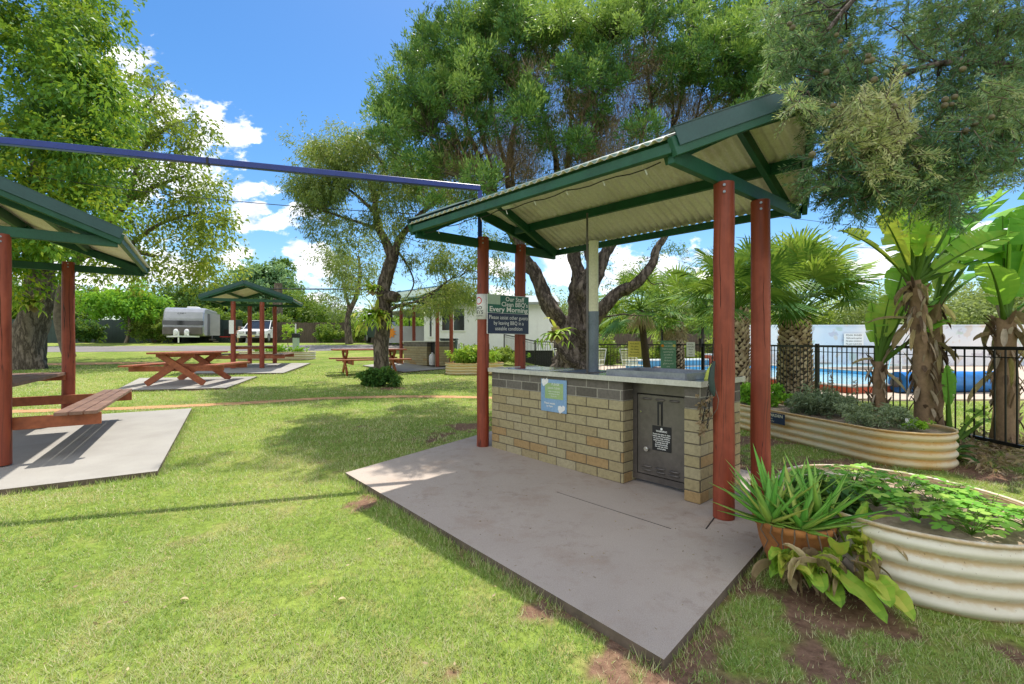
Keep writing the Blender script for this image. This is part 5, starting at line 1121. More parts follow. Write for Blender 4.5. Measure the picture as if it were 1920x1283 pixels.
def palm(label, c, h, rt, nfr, R_, pet, boots=True, tone=.5, lean=(0,0), low=0, rng_=1.55):
    c = Vector(c); top = c+Vector((lean[0], lean[1], h)); t = thing('fan_palm', label, 'palm', c, 'fan palms by the pool fence')
    mb = MB(); K = 14; mb.tube([c.lerp(top, i/K) for i in range(K+1)], [rt*(.95-.25*i/K) for i in range(K+1)], 20, val=.0)
    if boots:
        nb = int(h/.055)
        for r in range(nb):
            f = r/nb; p = c.lerp(top, f); rr = rt*(.95-.22*f)
            for k in range(11):
                a = (k+.5*(r % 2))*2*math.pi/11+random.uniform(-.1,.1); e = Vector((math.cos(a), math.sin(a), 0)); s = Vector((-e.y, e.x, 0)); w = random.uniform(.055,.085)*rt/.3; b0 = p+e*rr*.93; L = random.uniform(.08,.14)
                tp = b0+e*random.uniform(.04,.075)+Vector((0,0,L)); v = random.uniform(.35,1)
                mb.add([b0-s*w, b0+s*w, b0+s*w*.6+e*.05+Vector((0,0,L*.55)), tp, b0-s*w*.6+e*.05+Vector((0,0,L*.55)), b0+e*.012+Vector((0,0,L*.5))], [(0,1,2,3,4),(0,5,1),(1,5,2),(2,5,3),(3,5,4),(4,5,0)], v)
    mb.build('trunk', M['palm_boot'], t)
    for i in range(nfr):
        a = i*2.399+random.uniform(-.2,.2); el = 1.38-(rng_+low)*(i/nfr)+random.uniform(-.12,.12); d = Vector((math.cos(a)*math.cos(el), math.sin(a)*math.cos(el), math.sin(el))); pt = MB(); bl = []
        L = pet*random.uniform(.8,1.15); fanleaf(pt, bl, top+d*.05, top+d*L-Vector((0,0,(1-el)*.08)), R_*random.uniform(.85,1.1), tone+.25*math.sin(el)*.6+random.uniform(-.12,.12))
        o = quads('frond', np.array([b[0] for b in bl]), np.array([b[1] for b in bl]), M['lf_palm'], t, n=6); pt.build('leaf_stalk', M['lf_hedge'], o, org=ORG[t.name])
    if low:
        pt = MB(); bl = []
        for i in range(7):
            a = i*.9; d = Vector((math.cos(a)*.5, math.sin(a)*.5, -.6)); fanleaf(pt, bl, top, top+d*.35, R_*.6, .6)
        quads('dead_skirt', np.array([b[0] for b in bl]), np.array([b[1] for b in bl]), M['lf_dead'], t, n=6); pt.build('dry_stalks', M['twig'], t)
random.seed(5)
palm('fan palm with a fat shaggy diamond patterned trunk behind the fence post', g3(6.05,9.7), 1.75, .36, 34, .85, 1.2, tone=.42, rng_=1.12)
palm('fan palm half hidden between the two right red posts', g3(4.40,8.9), 1.85, .26, 22, .75, .9, tone=.3, rng_=1.5)
palm('fan palm with brown shaggy trunk just behind the pool gate', g3(5.2,14.6), 1.9, .36, 22, .9, 1.0, low=.1, tone=.5)
palm('slim leaning fan palm left of the pool gate', g3(3.9,12.9), 2.15, .12, 18, .75, .8, low=.2, tone=.45, boots=False, lean=(-.25,0))

# ------------------------------------------------------------------ giant paddle-leaf plants (bird of paradise)
def paddle(st, bl, p, tipdir, pet, L, W, tone, tear=.25, droop=.8, yel=0):
    p = Vector(p); d = Vector(tipdir).normalized(); q = p+d*pet; st.tube([p, p+d*pet*.5, q], [.035,.026,.018], 7, caps=False)
    s = d.cross(Vector((0,0,1))); s = s.normalized() if s.length > .1 else Vector((1,0,0)); rl = random.uniform(-.7,.7); n = s.cross(d); s = (s*math.cos(rl)+n*math.sin(rl)).normalized()
    N_ = 24; mid = [q.copy()]; dd = d.copy(); ds = []
    for i in range(N_): dd = (dd+Vector((0,0,-droop/N_*(.5+i/N_)))).normalized(); ds.append(dd.copy()); mid.append(mid[-1]+dd*L/N_)
    st.tube(mid[::4], [.016-.012*i/6 for i in range(len(mid[::4]))], 5, caps=False)
    for sg in (-1, 1):
        off = Vector((0,0,0)); i = 0
        while i < N_:
            run = random.randint(2, 7) if random.random() > tear*.5 else 1
            run = min(run, N_-i); kk = random.uniform(-.3,.3)*tear*2
            for j in range(i, i+run):
                f0, f1 = j/N_, (j+1)/N_; w0 = W*math.sin(math.pi*min(1,(f0*.93+.05)))**.6; w1 = W*math.sin(math.pi*min(1,(f1*.93+.05)))**.6
                if f1 >= .99: w1 = .01
                nn_ = s.cross(ds[j]).normalized(); dv = lambda w: s*sg*w*.5+nn_*(w*.16+kk*w)+ds[j]*w*.14-Vector((0,0,w*.10*tear*3))
                gp = .18*(L/N_) if (j == i+run-1 and random.random() < tear*2.0) else 0
                a, b = mid[j], mid[j+1]; m0 = a+dv(w0)*.5+nn_*w0*.04; m1 = b+dv(w1)*.5+nn_*w1*.04
                bl.append(([list(a), list(b), list(m1), list(m0)], tone+random.uniform(-.06,.06))); bl.append(([list(m0), list(m1), list(b+dv(w1)-ds[j]*gp*2), list(a+dv(w0)+ds[j]*gp)], tone+random.uniform(-.06,.08)+yel))
            i += run
def banana(label, c, h, rt, leaves, dead=5, lean=(0,0), tall=None):
    c = Vector(c); top = c+Vector((lean[0], lean[1], h)); t = thing('paddle_leaf_plant', label, 'tropical plant', c, 'giant paddle-leaf plants by the fence')
    mb = MB(); mb.tube([c.lerp(top, i/10)+Vector((random.uniform(-.012,.012), 0, 0)) for i in range(11)], [rt*(1.15-.4*i/10) for i in range(11)], 14, lump=.14)
    for i in range(int(h*60)):
        a = random.uniform(0,6.28); f = random.random()**.8; p = c.lerp(top, f)+Vector((math.cos(a), math.sin(a), 0))*rt*(1.1-.35*f); e = Vector((math.cos(a)*.35, math.sin(a)*.35, random.choice((-1,1))*random.uniform(.6,1)))
        strapleaf(mb, p, e, random.uniform(.08,.24), random.uniform(.02,.06), .5, 4, random.random(), 0, .3)
    mb.build('stem', M['stem_fibre'], t)
    for (px, py, dy, L, W, tone, dr) in leaves:
        tip = V(px, py, c.y+dy); st = MB(); bl = []; d = tip-top; pet = max(.25, d.length-L*.82); paddle(st, bl, top-Vector((0,0,.05)), d+Vector((0,0,.12*d.length)), pet, L, W*.95, tone, random.uniform(.2,.75), dr)
        o = quads('leaf', np.array([b[0] for b in bl]), np.array([b[1] for b in bl]), M['lf_ban'], t); st.build('leaf_stalk', M['lf_hedge'], o, org=ORG[t.name])
    dm = MB()
    for i in range(dead*3):
        a = random.uniform(0,6.28); broad(dm, top-Vector((0,0,random.uniform(-.05,.65)))+Vector((math.cos(a), math.sin(a), 0))*rt*.7, (math.cos(a)*.8, math.sin(a)*.5, random.uniform(-1.3,.2)), random.uniform(.18,.46), random.uniform(.015,.055), random.uniform(.6,1.6), random.random(), .9)
    if dead: dm.build('dead_leaves', M['lf_dead'], t)
random.seed(9)
ba = g3(4.90,5.35)
banana('tallest paddle-leaf plant with thick shaggy stem close to the fence', ba, 1.95, .085,
       [(1700,350,0,.95,.44,.75,.35),(1745,310,0,1.0,.46,.6,.2),(1800,290,.1,1.1,.50,.5,.2),(1850,310,.2,1.1,.50,.55,.2),(1885,370,.2,1.0,.46,.5,.3),(1660,405,-.1,.9,.36,.95,.6),(1690,440,.3,.8,.36,.85,.4),(1870,440,-.2,.85,.42,.7,.4),(1770,360,-.3,.8,.42,.7,.3),(1820,380,.5,.9,.44,.4,.3),(1650,470,.1,.8,.32,.9,.7),(1890,480,.1,.75,.34,.35,.6),(1725,420,.5,.7,.36,.6,.4),(1840,455,.5,.7,.34,.8,.4)], 5, lean=(-.15,0))
banana('slim paddle-leaf plant with reddish stem left of the tallest one', g3(4.66,5.75), .98, .065,
       [(1702,490,.1,.62,.34,.6,.15),(1730,520,0,.6,.32,.65,.3),(1755,560,0,.55,.32,.6,.5),(1665,560,.1,.6,.28,.8,.6),(1640,610,.1,.6,.24,.7,.8),(1735,470,.3,.6,.3,.75,.2),(1770,600,-.1,.4,.24,.5,.5)], 2, lean=(-.02,0))
banana('second tall paddle-leaf stem close behind the tallest one', g3(5.35,5.75), 1.7, .085,
       [(1840,430,.2,.8,.38,.4,.4),(1900,400,.3,.9,.4,.5,.4),(1790,420,.3,.8,.36,.65,.4),(1860,500,.2,.7,.32,.35,.7),(1765,500,.3,.65,.3,.8,.6)], 4)
banana('paddle-leaf plant at the right edge with dark blackened base', g3(5.60,5.15), 1.5, .10,
       [(1890,460,0,.95,.46,.45,.3),(1935,390,.1,1.1,.48,.5,.3),(1870,540,-.2,.75,.36,.5,.6),(1990,520,0,1.0,.4,.5,.9),(1880,420,.3,.9,.42,.35,.3),(1960,350,.2,1.1,.44,.45,.4)], 5)
banana('low paddle-leaf sucker sprouting between the fence stems', g3(4.98,5.15), .10, .04,
       [(1775,690,0,.45,.18,.4,.6),(1845,760,.1,.4,.2,.7,.6),(1730,800,-.1,.4,.14,.3,1.0),(1870,780,.2,.4,.18,.7,.6)], 0)
t = thing('leafy_clump', 'low dark strappy plant at the foot of the paddle-leaf stems', 'plant', g3(4.55,4.75)); mb = MB()
for i in range(34):
    a = random.uniform(0,6.28); strapleaf(mb, g3(4.52+random.uniform(-.1,.1), 4.75+random.uniform(-.1,.1)), (math.cos(a), math.sin(a), random.uniform(.3,1.3)), random.uniform(.18,.36), random.uniform(.05,.09), 1.7, 7, random.random(), 0, .3)
mb.build('leaves', M['lf_dark'], t)
# dry leaf litter
P, v = cloud([(g3(random.uniform(4.6,6.2), random.uniform(4.3,6.0), .03), .22, .4) for _ in range(40)], 40, .14, .03, up=.0, flat=.1); P[..., 2] = np.clip(P[..., 2], -.04, .10)
quads('leaf_litter', P, v, M['lf_dead'], org=(5,5,0), kind='stuff', label='dry fallen leaf litter under the paddle-leaf plants', cat='leaf litter')
P, v = cloud([(g3(random.uniform(1.0,3.2), random.uniform(1.3,4.6), .005), .30, .3) for _ in range(26)], 26, .022, .010, up=.0, flat=.02); P[..., 2] = -.04+np.abs(P[..., 2]+.04)*.2
quads('wood_chips', P, v, M['lf_dead'], org=(2,2,0), kind='stuff', label='fine dry debris scattered on the bare soil around the beds', cat='debris')
k = 420; Yl = np.exp(rng.uniform(math.log(1.4), math.log(13), k)); Xl = rng.uniform(-1.2,1.0,k)*Yl; ok = np.ones(k, bool)
for pl in ALL_SLABS: ok &= ~inpoly(Xl, Yl, pl)
Xl, Yl = Xl[ok], Yl[ok]; k = len(Xl); P = leafpoly(np.stack([Xl, Yl, gz(Xl, Yl)+.022], 1), rng.normal(size=(k,3))*[1,1,.25], rng.uniform(.012,.035,k), rng.uniform(.005,.013,k), -.1)
quads('lawn_litter', P, rng.random(k), M['lf_dead'], org=(0,0,0), kind='stuff', label='tiny dry leaves and twigs scattered over the lawn', cat='leaf litter')
for i, (px, py, lb) in enumerate(((338,1132,'single curled pinkish dry leaf alone on the sunny lawn, left one'),(635,1132,'single curled pinkish dry leaf on the lawn below the slab corner'))):
    q = G(px, py); mb = MB(); strapleaf(mb, q+Vector((0,0,.012)), (.8,.4,.05), .034, .02, 1.2, 6, .9, 0, .4); mb.build('fallen_leaf', M['lf_dead'], org=q, label=lb, cat='leaf')

# ------------------------------------------------------------------ pool fence
def fence(name, label, pts, hgt=1.155, pitch=.115, posts=True, cat='fence', posth=1.2, m='fence_black'):
    t = thing(name, label, cat, g3(*pts[0])); rl = MB(); pk = MB(); bz = lambda x, y: float(gz(x, y))
    for i in range(len(pts)-1):
        a, b = Vector(pts[i]), Vector(pts[i+1]); L = (b-a).length
        za, zb = bz(*a), bz(*b)
        for zz in (hgt, .12, hgt-.10):
            A = (a.x, a.y, za+zz); B_ = (b.x, b.y, zb+zz); rl.bar(A, B_, .034 if zz != hgt-.10 else .012, .038 if zz != hgt-.10 else .012)
        n = int(L/pitch)
        for k in range(n):
            q = a.lerp(b, (k+.5)/n); z = za+(zb-za)*(k+.5)/n; pk.bar((q.x, q.y, z+.12), (q.x, q.y, z+hgt), .0125, .0125)
        if posts:
            m_ = max(1, round(L/2.4))
            for k in range(m_+(1 if i == len(pts)-2 else 0)):
                q = a.lerp(b, k/m_); MB().bar((q.x, q.y, bz(*q)-.02), (q.x, q.y, bz(*q)+posth), .05, .05).build('post', M[m], t)
    rl.build('rails', M[m], t); pk.build('pickets', M[m], t); return t
fence('pool_fence', 'black steel picket fence running along the pool behind the palms', [(5.28,3.0),(5.40,5.8),(5.52,8.2),(5.66,11.0),(5.75,13.6)])
fence('pool_fence', 'black steel fence section left of the pool gate, carrying the notices', [(4.75,14.4),(2.6,15.8),(.9,17.6),(-.35,20.2)])
gt = fence('pool_gate', 'black steel pool gate between tall black posts', [(5.72,13.7),(4.78,14.35)], pitch=.09, posts=False, cat='gate')
for x, y in ((5.74,13.66),(4.76,14.38)): MB().bar((x,y,-.06),(x,y,1.72),.06,.06).build('gate_post', M['fence_black'], gt)
mb = MB(); mb.tube([(5.66,13.6,1.05),(5.66,13.6,1.3)], .05, 12); mb.build('latch', M['fence_black'], gt)
def board(name, label, x, y, z, w, h, m, lines, lm='black', head=None, ang=None):
    f = Vector((4.75-2.6, 14.4-15.8, 0)).normalized() if ang is None else Vector((math.cos(ang), math.sin(ang), 0)); c = Vector((x, y, z)); nr = f.cross(up)
    t = thing(name, label, 'sign', c); mb = MB(); mb.bar(c-f*w/2, c+f*w/2, .01, h); mb.build('board', M[m], t); tx = MB(); fr = c+nr*.007
    k = len(lines)
    for i, s in enumerate(lines): tx = MB(); text(tx, s, h/(k+1.5)*.85, fr+up*(h/2-(i+1.1)*h/(k+.7)), f, up, 'CENTER', width=w*.8*min(1, len(s)/max(len(q) for q in lines))); tx.build('text_line', M[lm], t)
    return t, f, fr
gx, gy = 4.42, 14.2
board('pool_notice', 'yellow notice board on the pool fence left of the dark gate post', 4.0, 14.78, .96, .42, .52, 'yellow', ['POOL RULES','No glass','No diving','No running','Shower first'], ang=-.35)
tb, f_, fr_ = board('pool_notice', 'tall green pool safety board with two round emblems on the fence', 4.86, 14.1, .80, .46, .88, 'sign_green', ['Pool Safety','Please shower','Children must be','supervised by','an adult at','all times','No food or','glass in pool','area'], lm='letter', ang=-.3)
for sg, mm in ((-1,'orange'),(1,'yellow')):
    mb = MB(); c_ = fr_+f_*sg*.17+up*.28; mb.tube([c_, c_+f_.cross(up)*.006], .045, 16); mb.build('emblem', M[mm], tb)
board('pool_notice', 'small white notice on the fence right of the gate latch', 5.42, 13.75, .97, .24, .44, 'white', ['POOL','HOURS','8am','to','8pm'], ang=-.35)
bd_, f_, fr_ = board('pool_notice', 'tiny pale green notice beside the twisted trunk', 2.18, 12.3, 1.12, .14, .22, 'pale', ['NO','PETS'], ang=0)
MB().bar((2.18,12.33,-.05),(2.18,12.33,1.2),.03,.03).build('stake', M['steel'], bd_)
# ------------------------------------------------------------------ pool
t = thing('swimming_pool', 'raised blue swimming pool with red outer edge and pale coping', 'pool', pp(0,0,-.03))
def ring(mb, o, i, z0, z1):
    for a0, b0, a1, b1 in ((0,0,PL,0),(PL,0,PL,PW),(PL,PW,0,PW),(0,PW,0,0)):
        pass
def rect(mb, a0, a1, b0, b1, z0, z1): mb.prism([pp(a0,b0)[:2], pp(a1,b0)[:2], pp(a1,b1)[:2], pp(a0,b1)[:2]], z0, z1)
mb = MB(); w = .03
for a0, a1, b0, b1 in ((0,PL,0,w),(0,PL,PW-w,PW),(0,w,w,PW-w),(PL-w,PL,w,PW-w)): rect(mb, a0, a1, b0, b1, -.3, .13)
mb.build('red_edge', M['pool_red'], t)
mb = MB(); w = .34
for a0, a1, b0, b1 in ((-.03,PL+.03,-.03,w),(-.03,PL+.03,PW-w,PW+.03),(-.03,w,w,PW-w),(PL-w,PL+.03,w,PW-w)): rect(mb, a0, a1, b0, b1, .13, .165)
mb.build('coping', M['slab_pale'], t, bev=.01)
mb = MB()
for a0, a1, b0, b1 in ((.03,PL-.03,.03,.33),(.03,PL-.03,PW-.33,PW-.03),(.03,.33,.33,PW-.33),(PL-.33,PL-.03,.33,PW-.33)): rect(mb, a0, a1, b0, b1, -.9, .129)
rect(mb, .03, PL-.03, .03, PW-.03, -.95, -.90); mb.build('lining', M['pool_blue'], t)
mb = MB(); mb.add([pp(.3,.3,.03), pp(PL-.3,.3,.03), pp(PL-.3,PW-.3,.03), pp(.3,PW-.3,.03)], [(0,3,2,1)]); mb.build('water', M['water'], t)
mb = MB(); rect(mb, PL+.05, PL+.35, -1.2, 4.6, -.05, .40); mb.build('raised_wall', M['pool_blue'], t)
mb = MB(); rect(mb, PL-.02, PL+.045, 2.9, 4.75, -.05, .62); rect(mb, PL+.05, PL+.35, 4.6, 4.75, -.05, .62); rect(mb, PL+.05, PL+.35, 2.9, 4.595, .402, .62); o = mb.build('red_block', M['pool_red'], t)
mb = MB(); rect(mb, PL-.1, PL+.45, 2.85, 4.85, .62, .68); rect(mb, PL-.0, PL+.45, -1.3, 2.84, .40, .46); mb.build('wall_capping', M['white'], t)
f = PB; q = pp(PL-.03, 4.25); mb = MB(); mb.bar(Vector((q.x,q.y,.33))-f*.2, Vector((q.x,q.y,.33))+f*.2, .01, .44); pn_ = mb.build('depth_sign', M['white'], t)
mb = MB(); text(mb, 'NO DIVING', .08, Vector((q.x,q.y,.44))-PA*.007, f, up, 'CENTER', width=.34); text(mb, '0.9m', .12, Vector((q.x,q.y,.26))-PA*.007, f, up, 'CENTER', width=.3); mb.build('lettering', M['red'], pn_)
def pool2():
    t = thing('spa_pool', 'pale second pool beyond the main one in front of the painted wall', 'pool', pp(PL+2,6,-.03)); mb = MB()
    a0, a1, b0, b1 = PL-2.5, PL+1.5, 6.8, 13
    for r in ((a0,a1,b0,b0+.35),(a0,a1,b1-.35,b1),(a0,a0+.35,b0+.35,b1-.35),(a1-.35,a1,b0+.35,b1-.35)): rect(mb, *r, -.03, .13)
    mb.build('coping', M['slab_pale'], t); mb = MB(); rect(mb, a0+.35, a1-.35, b0+.35, b1-.35, -.02, .08); mb.build('water', M['water'], t)
pool2()
mb = MB()
for s in (-.25, .25):
    b_ = V(1675, 690, 14.5)+Vector((s,0,0)); b_.z = .1; mb.tube([b_, b_+Vector((0,0,.62)), b_+Vector((0,.12,.78)), b_+Vector((0,.35,.74)), b_+Vector((0,.5,.2))], .02, 8)
mb.build('pool_ladder', M['chrome'], org=V(1675,690,14.5), label='chrome grab rails of the ladder at the right side of the pool', cat='pool ladder')
t = thing('pool_cover_roll', 'rolled bright blue pool cover lying on the paving behind the paddle-leaf stems', 'pool cover', (9.4,10.9,.0)); mb = MB()
mb.tube([(9.1+.28*i, 10.7+.03*i, .24) for i in range(10)], [.25+random.uniform(-.015,.015) for _ in range(10)], 22, lump=.02); mb.build('roll', M['cover_blue'], t); mb = MB(); mb.tube([(9.02,10.69,.24),(9.11,10.70,.24)], .12, 14); mb.build('reel_end', M['steel'], t)
mb = MB()
wl_ = MB(); wl_.bar((12.6,24.2,1.0),(34,23.4,1.0),.2,2.1); wl_.bar((12.6,24.2,2.08),(34,23.4,2.08),.28,.08); wl_.build('painted_wall', M['mural'], org=(20,24,0), label='long pale blue wall with faint painted mural patches behind the pool', cat='wall')
q = Vector((17.95,23.82,1.35)); mb = MB(); mb.bar(q-Vector((.5,-.02,0)), q+Vector((.5,-.02,0)), .02, .62); tq = mb.build('rules_sign', M['white'], org=q, label='white rules sign on the painted wall behind the pool', cat='sign')
mb = MB()
for i, s in enumerate(('POOL RULES','Children must be supervised','No glass containers','No pets in pool area')): text(mb, s, .12, q+Vector((0,-.02,.18-.15*i)), (1,-.037,0), up, 'CENTER', width=.8)
mb.build('lettering', M['black'], tq)
# lounge chairs inside the gate
def lounge(label, c, ang):
    c = Vector(c); t = thing('pool_chair', label, 'chair', c, 'white strap chairs by the pool'); e = Vector((math.cos(ang), math.sin(ang), 0)); f = Vector((-e.y, e.x, 0)); P = lambda a, b, z: c+e*a+f*b+Vector((0,0,z)); fr = MB()
    for s in (-.3, .3): fr.tube([P(s,-.35,0), P(s,-.30,.38), P(s,.25,.38), P(s,.52,.95)], .014, 6); fr.tube([P(s,.25,.38), P(s,.35,0)], .014, 6); fr.tube([P(s,-.3,.38), P(s,-.25,.58), P(s,.32,.56)], .012, 6)
    fr.tube([P(-.3,.52,.95), P(.3,.52,.95)], .014, 6); fr.tube([P(-.3,-.3,.38), P(.3,-.3,.38)], .014, 6); fr.build('frame', M['white'], t); st = MB()
    for i in range(9): st.bar(P(-.3,-.27+i*.06,.39), P(.3,-.27+i*.06,.39), .035, .004)
    for i in range(9): f_ = i/9; st.bar(P(-.3,.27+.24*f_,.42+.5*f_), P(.3,.27+.24*f_,.42+.5*f_), .004, .035)
    st.build('straps', M['cream'], t)
lounge('white strap pool chair seen through the fence behind the worktop, right one', g3(4.35,16.2,.03), .2); lounge('white strap pool chair seen beside the flue pipe through the fence', g3(3.0,16.6,.03), -.5)
lounge('white strap pool chair far left behind the twisted trunk', g3(2.2,18.0,.03), .6)
# far paling fence and wall on the right side of the site
def palings(name, label, pts, h, m, pitch=.6, cat='fence', z=None):
    t = thing(name, label, cat, g3(*pts[0])); mb = MB(); ps = MB()
    for i in range(len(pts)-1):
        a, b = Vector(pts[i]), Vector(pts[i+1]); n = max(1, int((b-a).length/pitch))
        for k in range(n):
            p, q = a.lerp(b, k/n), a.lerp(b, (k+.96)/n); zp = float(gz(*p)); hh = h+random.uniform(-.03,.03)*(pitch < .3); mb.bar((p.x,p.y,zp+hh/2),(q.x,q.y,zp+hh/2),.03,hh,val=random.random())
            if k % max(1, int(2.4/pitch)) == 0: ps.bar((p.x,p.y-.04,zp),(p.x,p.y-.04,zp+h+.02),.07,.07)
    mb.build('panels', m, t); ps.build('posts', m, t); return t
palings('colour_steel_fence', 'dark green ribbed steel fence behind the caravan at far left', [(-40,33),(-20.5,34.5)], 1.75, M['fence_green'], .25)
palings('paling_fence', 'weathered brown timber paling fence along the back behind the parked car', [(-20.3,35),(-7,36)], 1.6, M['fence_wood'], .15)
palings('paling_fence', 'grey timber fence far behind the pool seen under the palms', [(2.5,27),(12.6,26)], 1.75, M['fence_wood'], .15)

# ------------------------------------------------------------------ cabin
cz = .80; t = thing('white_cabin', 'long white weatherboard cabin with dark windows beyond the far barbecue', 'cabin', (-1,22,cz)); X0, X1, Yc = -4.25, 2.0, 22.0; zt = 3.08
mb = MB(); mb.bar((X0,Yc+.05,(cz+zt)/2),(X1,Yc+.05,(cz+zt)/2),.10,zt-cz); mb.bar((X0+.05,Yc+.1,(cz+zt)/2),(X0+.55,Yc+7,(cz+zt)/2),.10,zt-cz); mb.bar((X1-.05,Yc+.1,(cz+zt)/2),(X1+.5,Yc+7,(cz+zt)/2),.10,zt-cz); mb.bar((X0+.6,Yc+7,(cz+zt)/2),(X1+.4,Yc+7,(cz+zt)/2),.1,zt-cz)
wl = mb.build('walls', M['white'], t)
mb = MB()
for i in range(13): mb.bar((X0+i*.5,Yc-.006,cz),(X0+i*.5,Yc-.006,zt),.03,.012)
mb.build('cover_strips', M['white'], t)
mb = MB(); mb.bar((X0,Yc+.12,cz-.45),(X1,Yc+.12,cz-.45),.06,.9); mb.build('dark_skirting', M['black'], t)
mb = MB(); mb.add([(X0-.3,Yc-.35,zt+.02),(X1+.3,Yc-.35,zt+.02),(X1+.8,Yc+7.4,zt+.12),(X0+.3,Yc+7.4,zt+.12),(X0+.1,Yc+3.5,zt+.75),(X1+.5,Yc+3.5,zt+.75)], [(0,1,5,4),(4,5,2,3),(0,4,3),(1,2,5)]); mb.bar((X0-.3,Yc-.36,zt-.02),(X1+.3,Yc-.36,zt-.02),.03,.12); mb.build('roof', M['roof_grey'], t)
def window(t, x0, x1, y, z0, z1, n=2):
    mb = MB(); w = .05
    for a, b in (((x0,z0),(x1,z0)),((x0,z1),(x1,z1))): mb.bar((a[0]-w/2,y,a[1]),(b[0]+w/2,y,b[1]),.06,w)
    for i in range(n+1): x = x0+(x1-x0)*i/n; mb.bar((x,y-.003,z0),(x,y-.003,z1),.06,w)
    o = mb.build('window', M['white'], t); g = MB(); g.bar((x0,y+.012,(z0+z1)/2),(x1,y+.012,(z0+z1)/2),.01,z1-z0); g.build('pane', M['glass_dark'], o)
window(t, -3.42, -2.28, Yc-.02, 1.75, 2.85, 2); window(t, -4.02, -3.86, Yc-.02, 1.45, 2.75, 1)
mb = MB(); x = X0-.01
for a in (1.2, 2.6, 4.4): mb.bar((x+a*.07-.02,Yc+a,1.9),(x+(a+.7)*.07-.02,Yc+a+.7,1.9),.04,1.1)
mb.build('side_window', M['glass_dark'], t)
# porch of the cabin
t = thing('porch_awning', 'grey sloping porch awning on thin posts left of the white cabin', 'awning', (-5.5,24,.9)); mb = MB(); mb.add([(-6.6,23.4,2.75),(-4.4,23.4,3.05),(-4.0,28,3.05),(-6.4,28,2.75)], [(0,1,2,3)]); o = mb.build('awning', M['roof_grey'], t); q_ = o.modifiers.new('t','SOLIDIFY'); q_.thickness = .06
for x, y in ((-6.5,23.5),(-6.3,27.8)): MB().bar((x,y,.85),(x,y,2.75),.07,.07).build('post', M['black'], t)

# ------------------------------------------------------------------ caravan
def caravan():
    yb = 31.0; x = (346-CX)/F*yb; c = g3(x, yb, .02); t = thing('caravan', 'silver grey off-road caravan with open door parked on the grass at the back', 'caravan', c)
    fw = Vector((-.10,-.995,0)).normalized(); sd = Vector((-fw.y, fw.x, 0)); P = lambda f, s, z: c+fw*f+sd*s+Vector((0,0,z))   # f: towards camera, s: to the right
    prof = [(0,.45),(.28,.62),(.34,1.10),(.26,1.65),(.10,2.10),(-.15,2.35),(-.6,2.42),(-4.4,2.40),(-4.6,2.25),(-4.7,.5)]; Wd = 1.16
    fw2 = Vector((.40,-.92,0)).normalized(); sd2 = Vector((-fw2.y, fw2.x, 0)); P = lambda f, s, z: c+fw2*f+sd2*s+Vector((0,0,z))
    n = len(prof); mb = MB(); mb.add([P(f,-Wd,z) for f, z in prof]+[P(f,Wd,z) for f, z in prof], [tuple(range(n)), tuple(range(2*n-1,n-1,-1))]+[(i,n+i,n+(i+1)%n,(i+1)%n) for i in range(n)]); body = mb.build('body', M['silver'], t, bev=.06)
    mb = MB(); mb.bar(P(.34,-1.16,1.35), P(.34,1.16,1.35), .03, .30); mb.build('front_window', M['glass_dark'], t)
    mb = MB()
    for k in range(6): mb.bar(P(.215-.035*k+.02,-.35+.12*k,1.98+.03*math.sin(k)), P(.215-.035*k+.02,-.25+.12*k,2.02), .01, .035)
    mb.build('badge', M['glass_dark'], t)
    mb = MB(); mb.bar(P(.46,-1.1,.80), P(.46,1.1,.80), .28, .50); mb.build('stone_guard', M['steel'], t, bev=.02)
    mb = MB(); mb.bar(P(.3,-.9,.42), P(1.6,0,.42), .07, .1); mb.bar(P(.3,.9,.42), P(1.6,0,.42), .07, .1); mb.tube([P(1.5,0,.0), P(1.5,0,.75)], .04, 8); mb.build('drawbar', M['white'], t)
    for s in (-.3, .3): g = MB(); g.lathe(P(.85,s,.44), [(0,0),(.14,.02),(.14,.36),(.08,.46),(0,.48)], 12); g.build('gas_bottle', M['white'], t)
    mb = MB(); mb.bar(P(-.95,Wd+.012,1.30), P(-1.6,Wd+.012,1.30), .02, 1.55, up=(0,0,1)); mb.build('doorway', M['glass_dark'], t)
    mb = MB(); mb.bar(P(-1.62,Wd+.03,1.30), P(-1.75,Wd+.62,1.30), .04, 1.55); mb.build('door', M['silver'], t)
    mb = MB(); mb.bar(P(-2.6,Wd+.012,1.65), P(-3.4,Wd+.012,1.65), .02, .5); mb.build('window', M['glass_dark'], t)
    mb = MB(); mb.bar(P(-1.9,Wd+.01,.95), P(-4.6,Wd+.01,.95), .012, .06); mb.build('stripe', M['glass_dark'], t)
    for s in (-1, 1):
        for f in (-2.5, -3.3): w_ = MB(); w_.tube([P(f,s*(Wd-.18),.36), P(f,s*(Wd+.02),.36)], .36, 20); w = w_.build('wheel', M['tyre'], t); w_ = MB(); w_.tube([P(f,s*(Wd+.015),.36), P(f,s*(Wd+.03),.36)], .2, 14); w_.build('rim', M['silver'], w)
    mb = MB(); mb.bar(P(-2.2,0,2.53), P(-3.1,0,2.53), .7, .2); mb.build('air_conditioner', M['white'], t, bev=.05)
    mb = MB(); mb.bar(P(-1.0,Wd+.25,.22), P(-1.5,Wd+.25,.22), .35, .05); mb.bar(P(-1.0,Wd+.45,.1), P(-1.5,Wd+.45,.1), .25, .05); mb.build('step', M['steel'], t)
caravan()
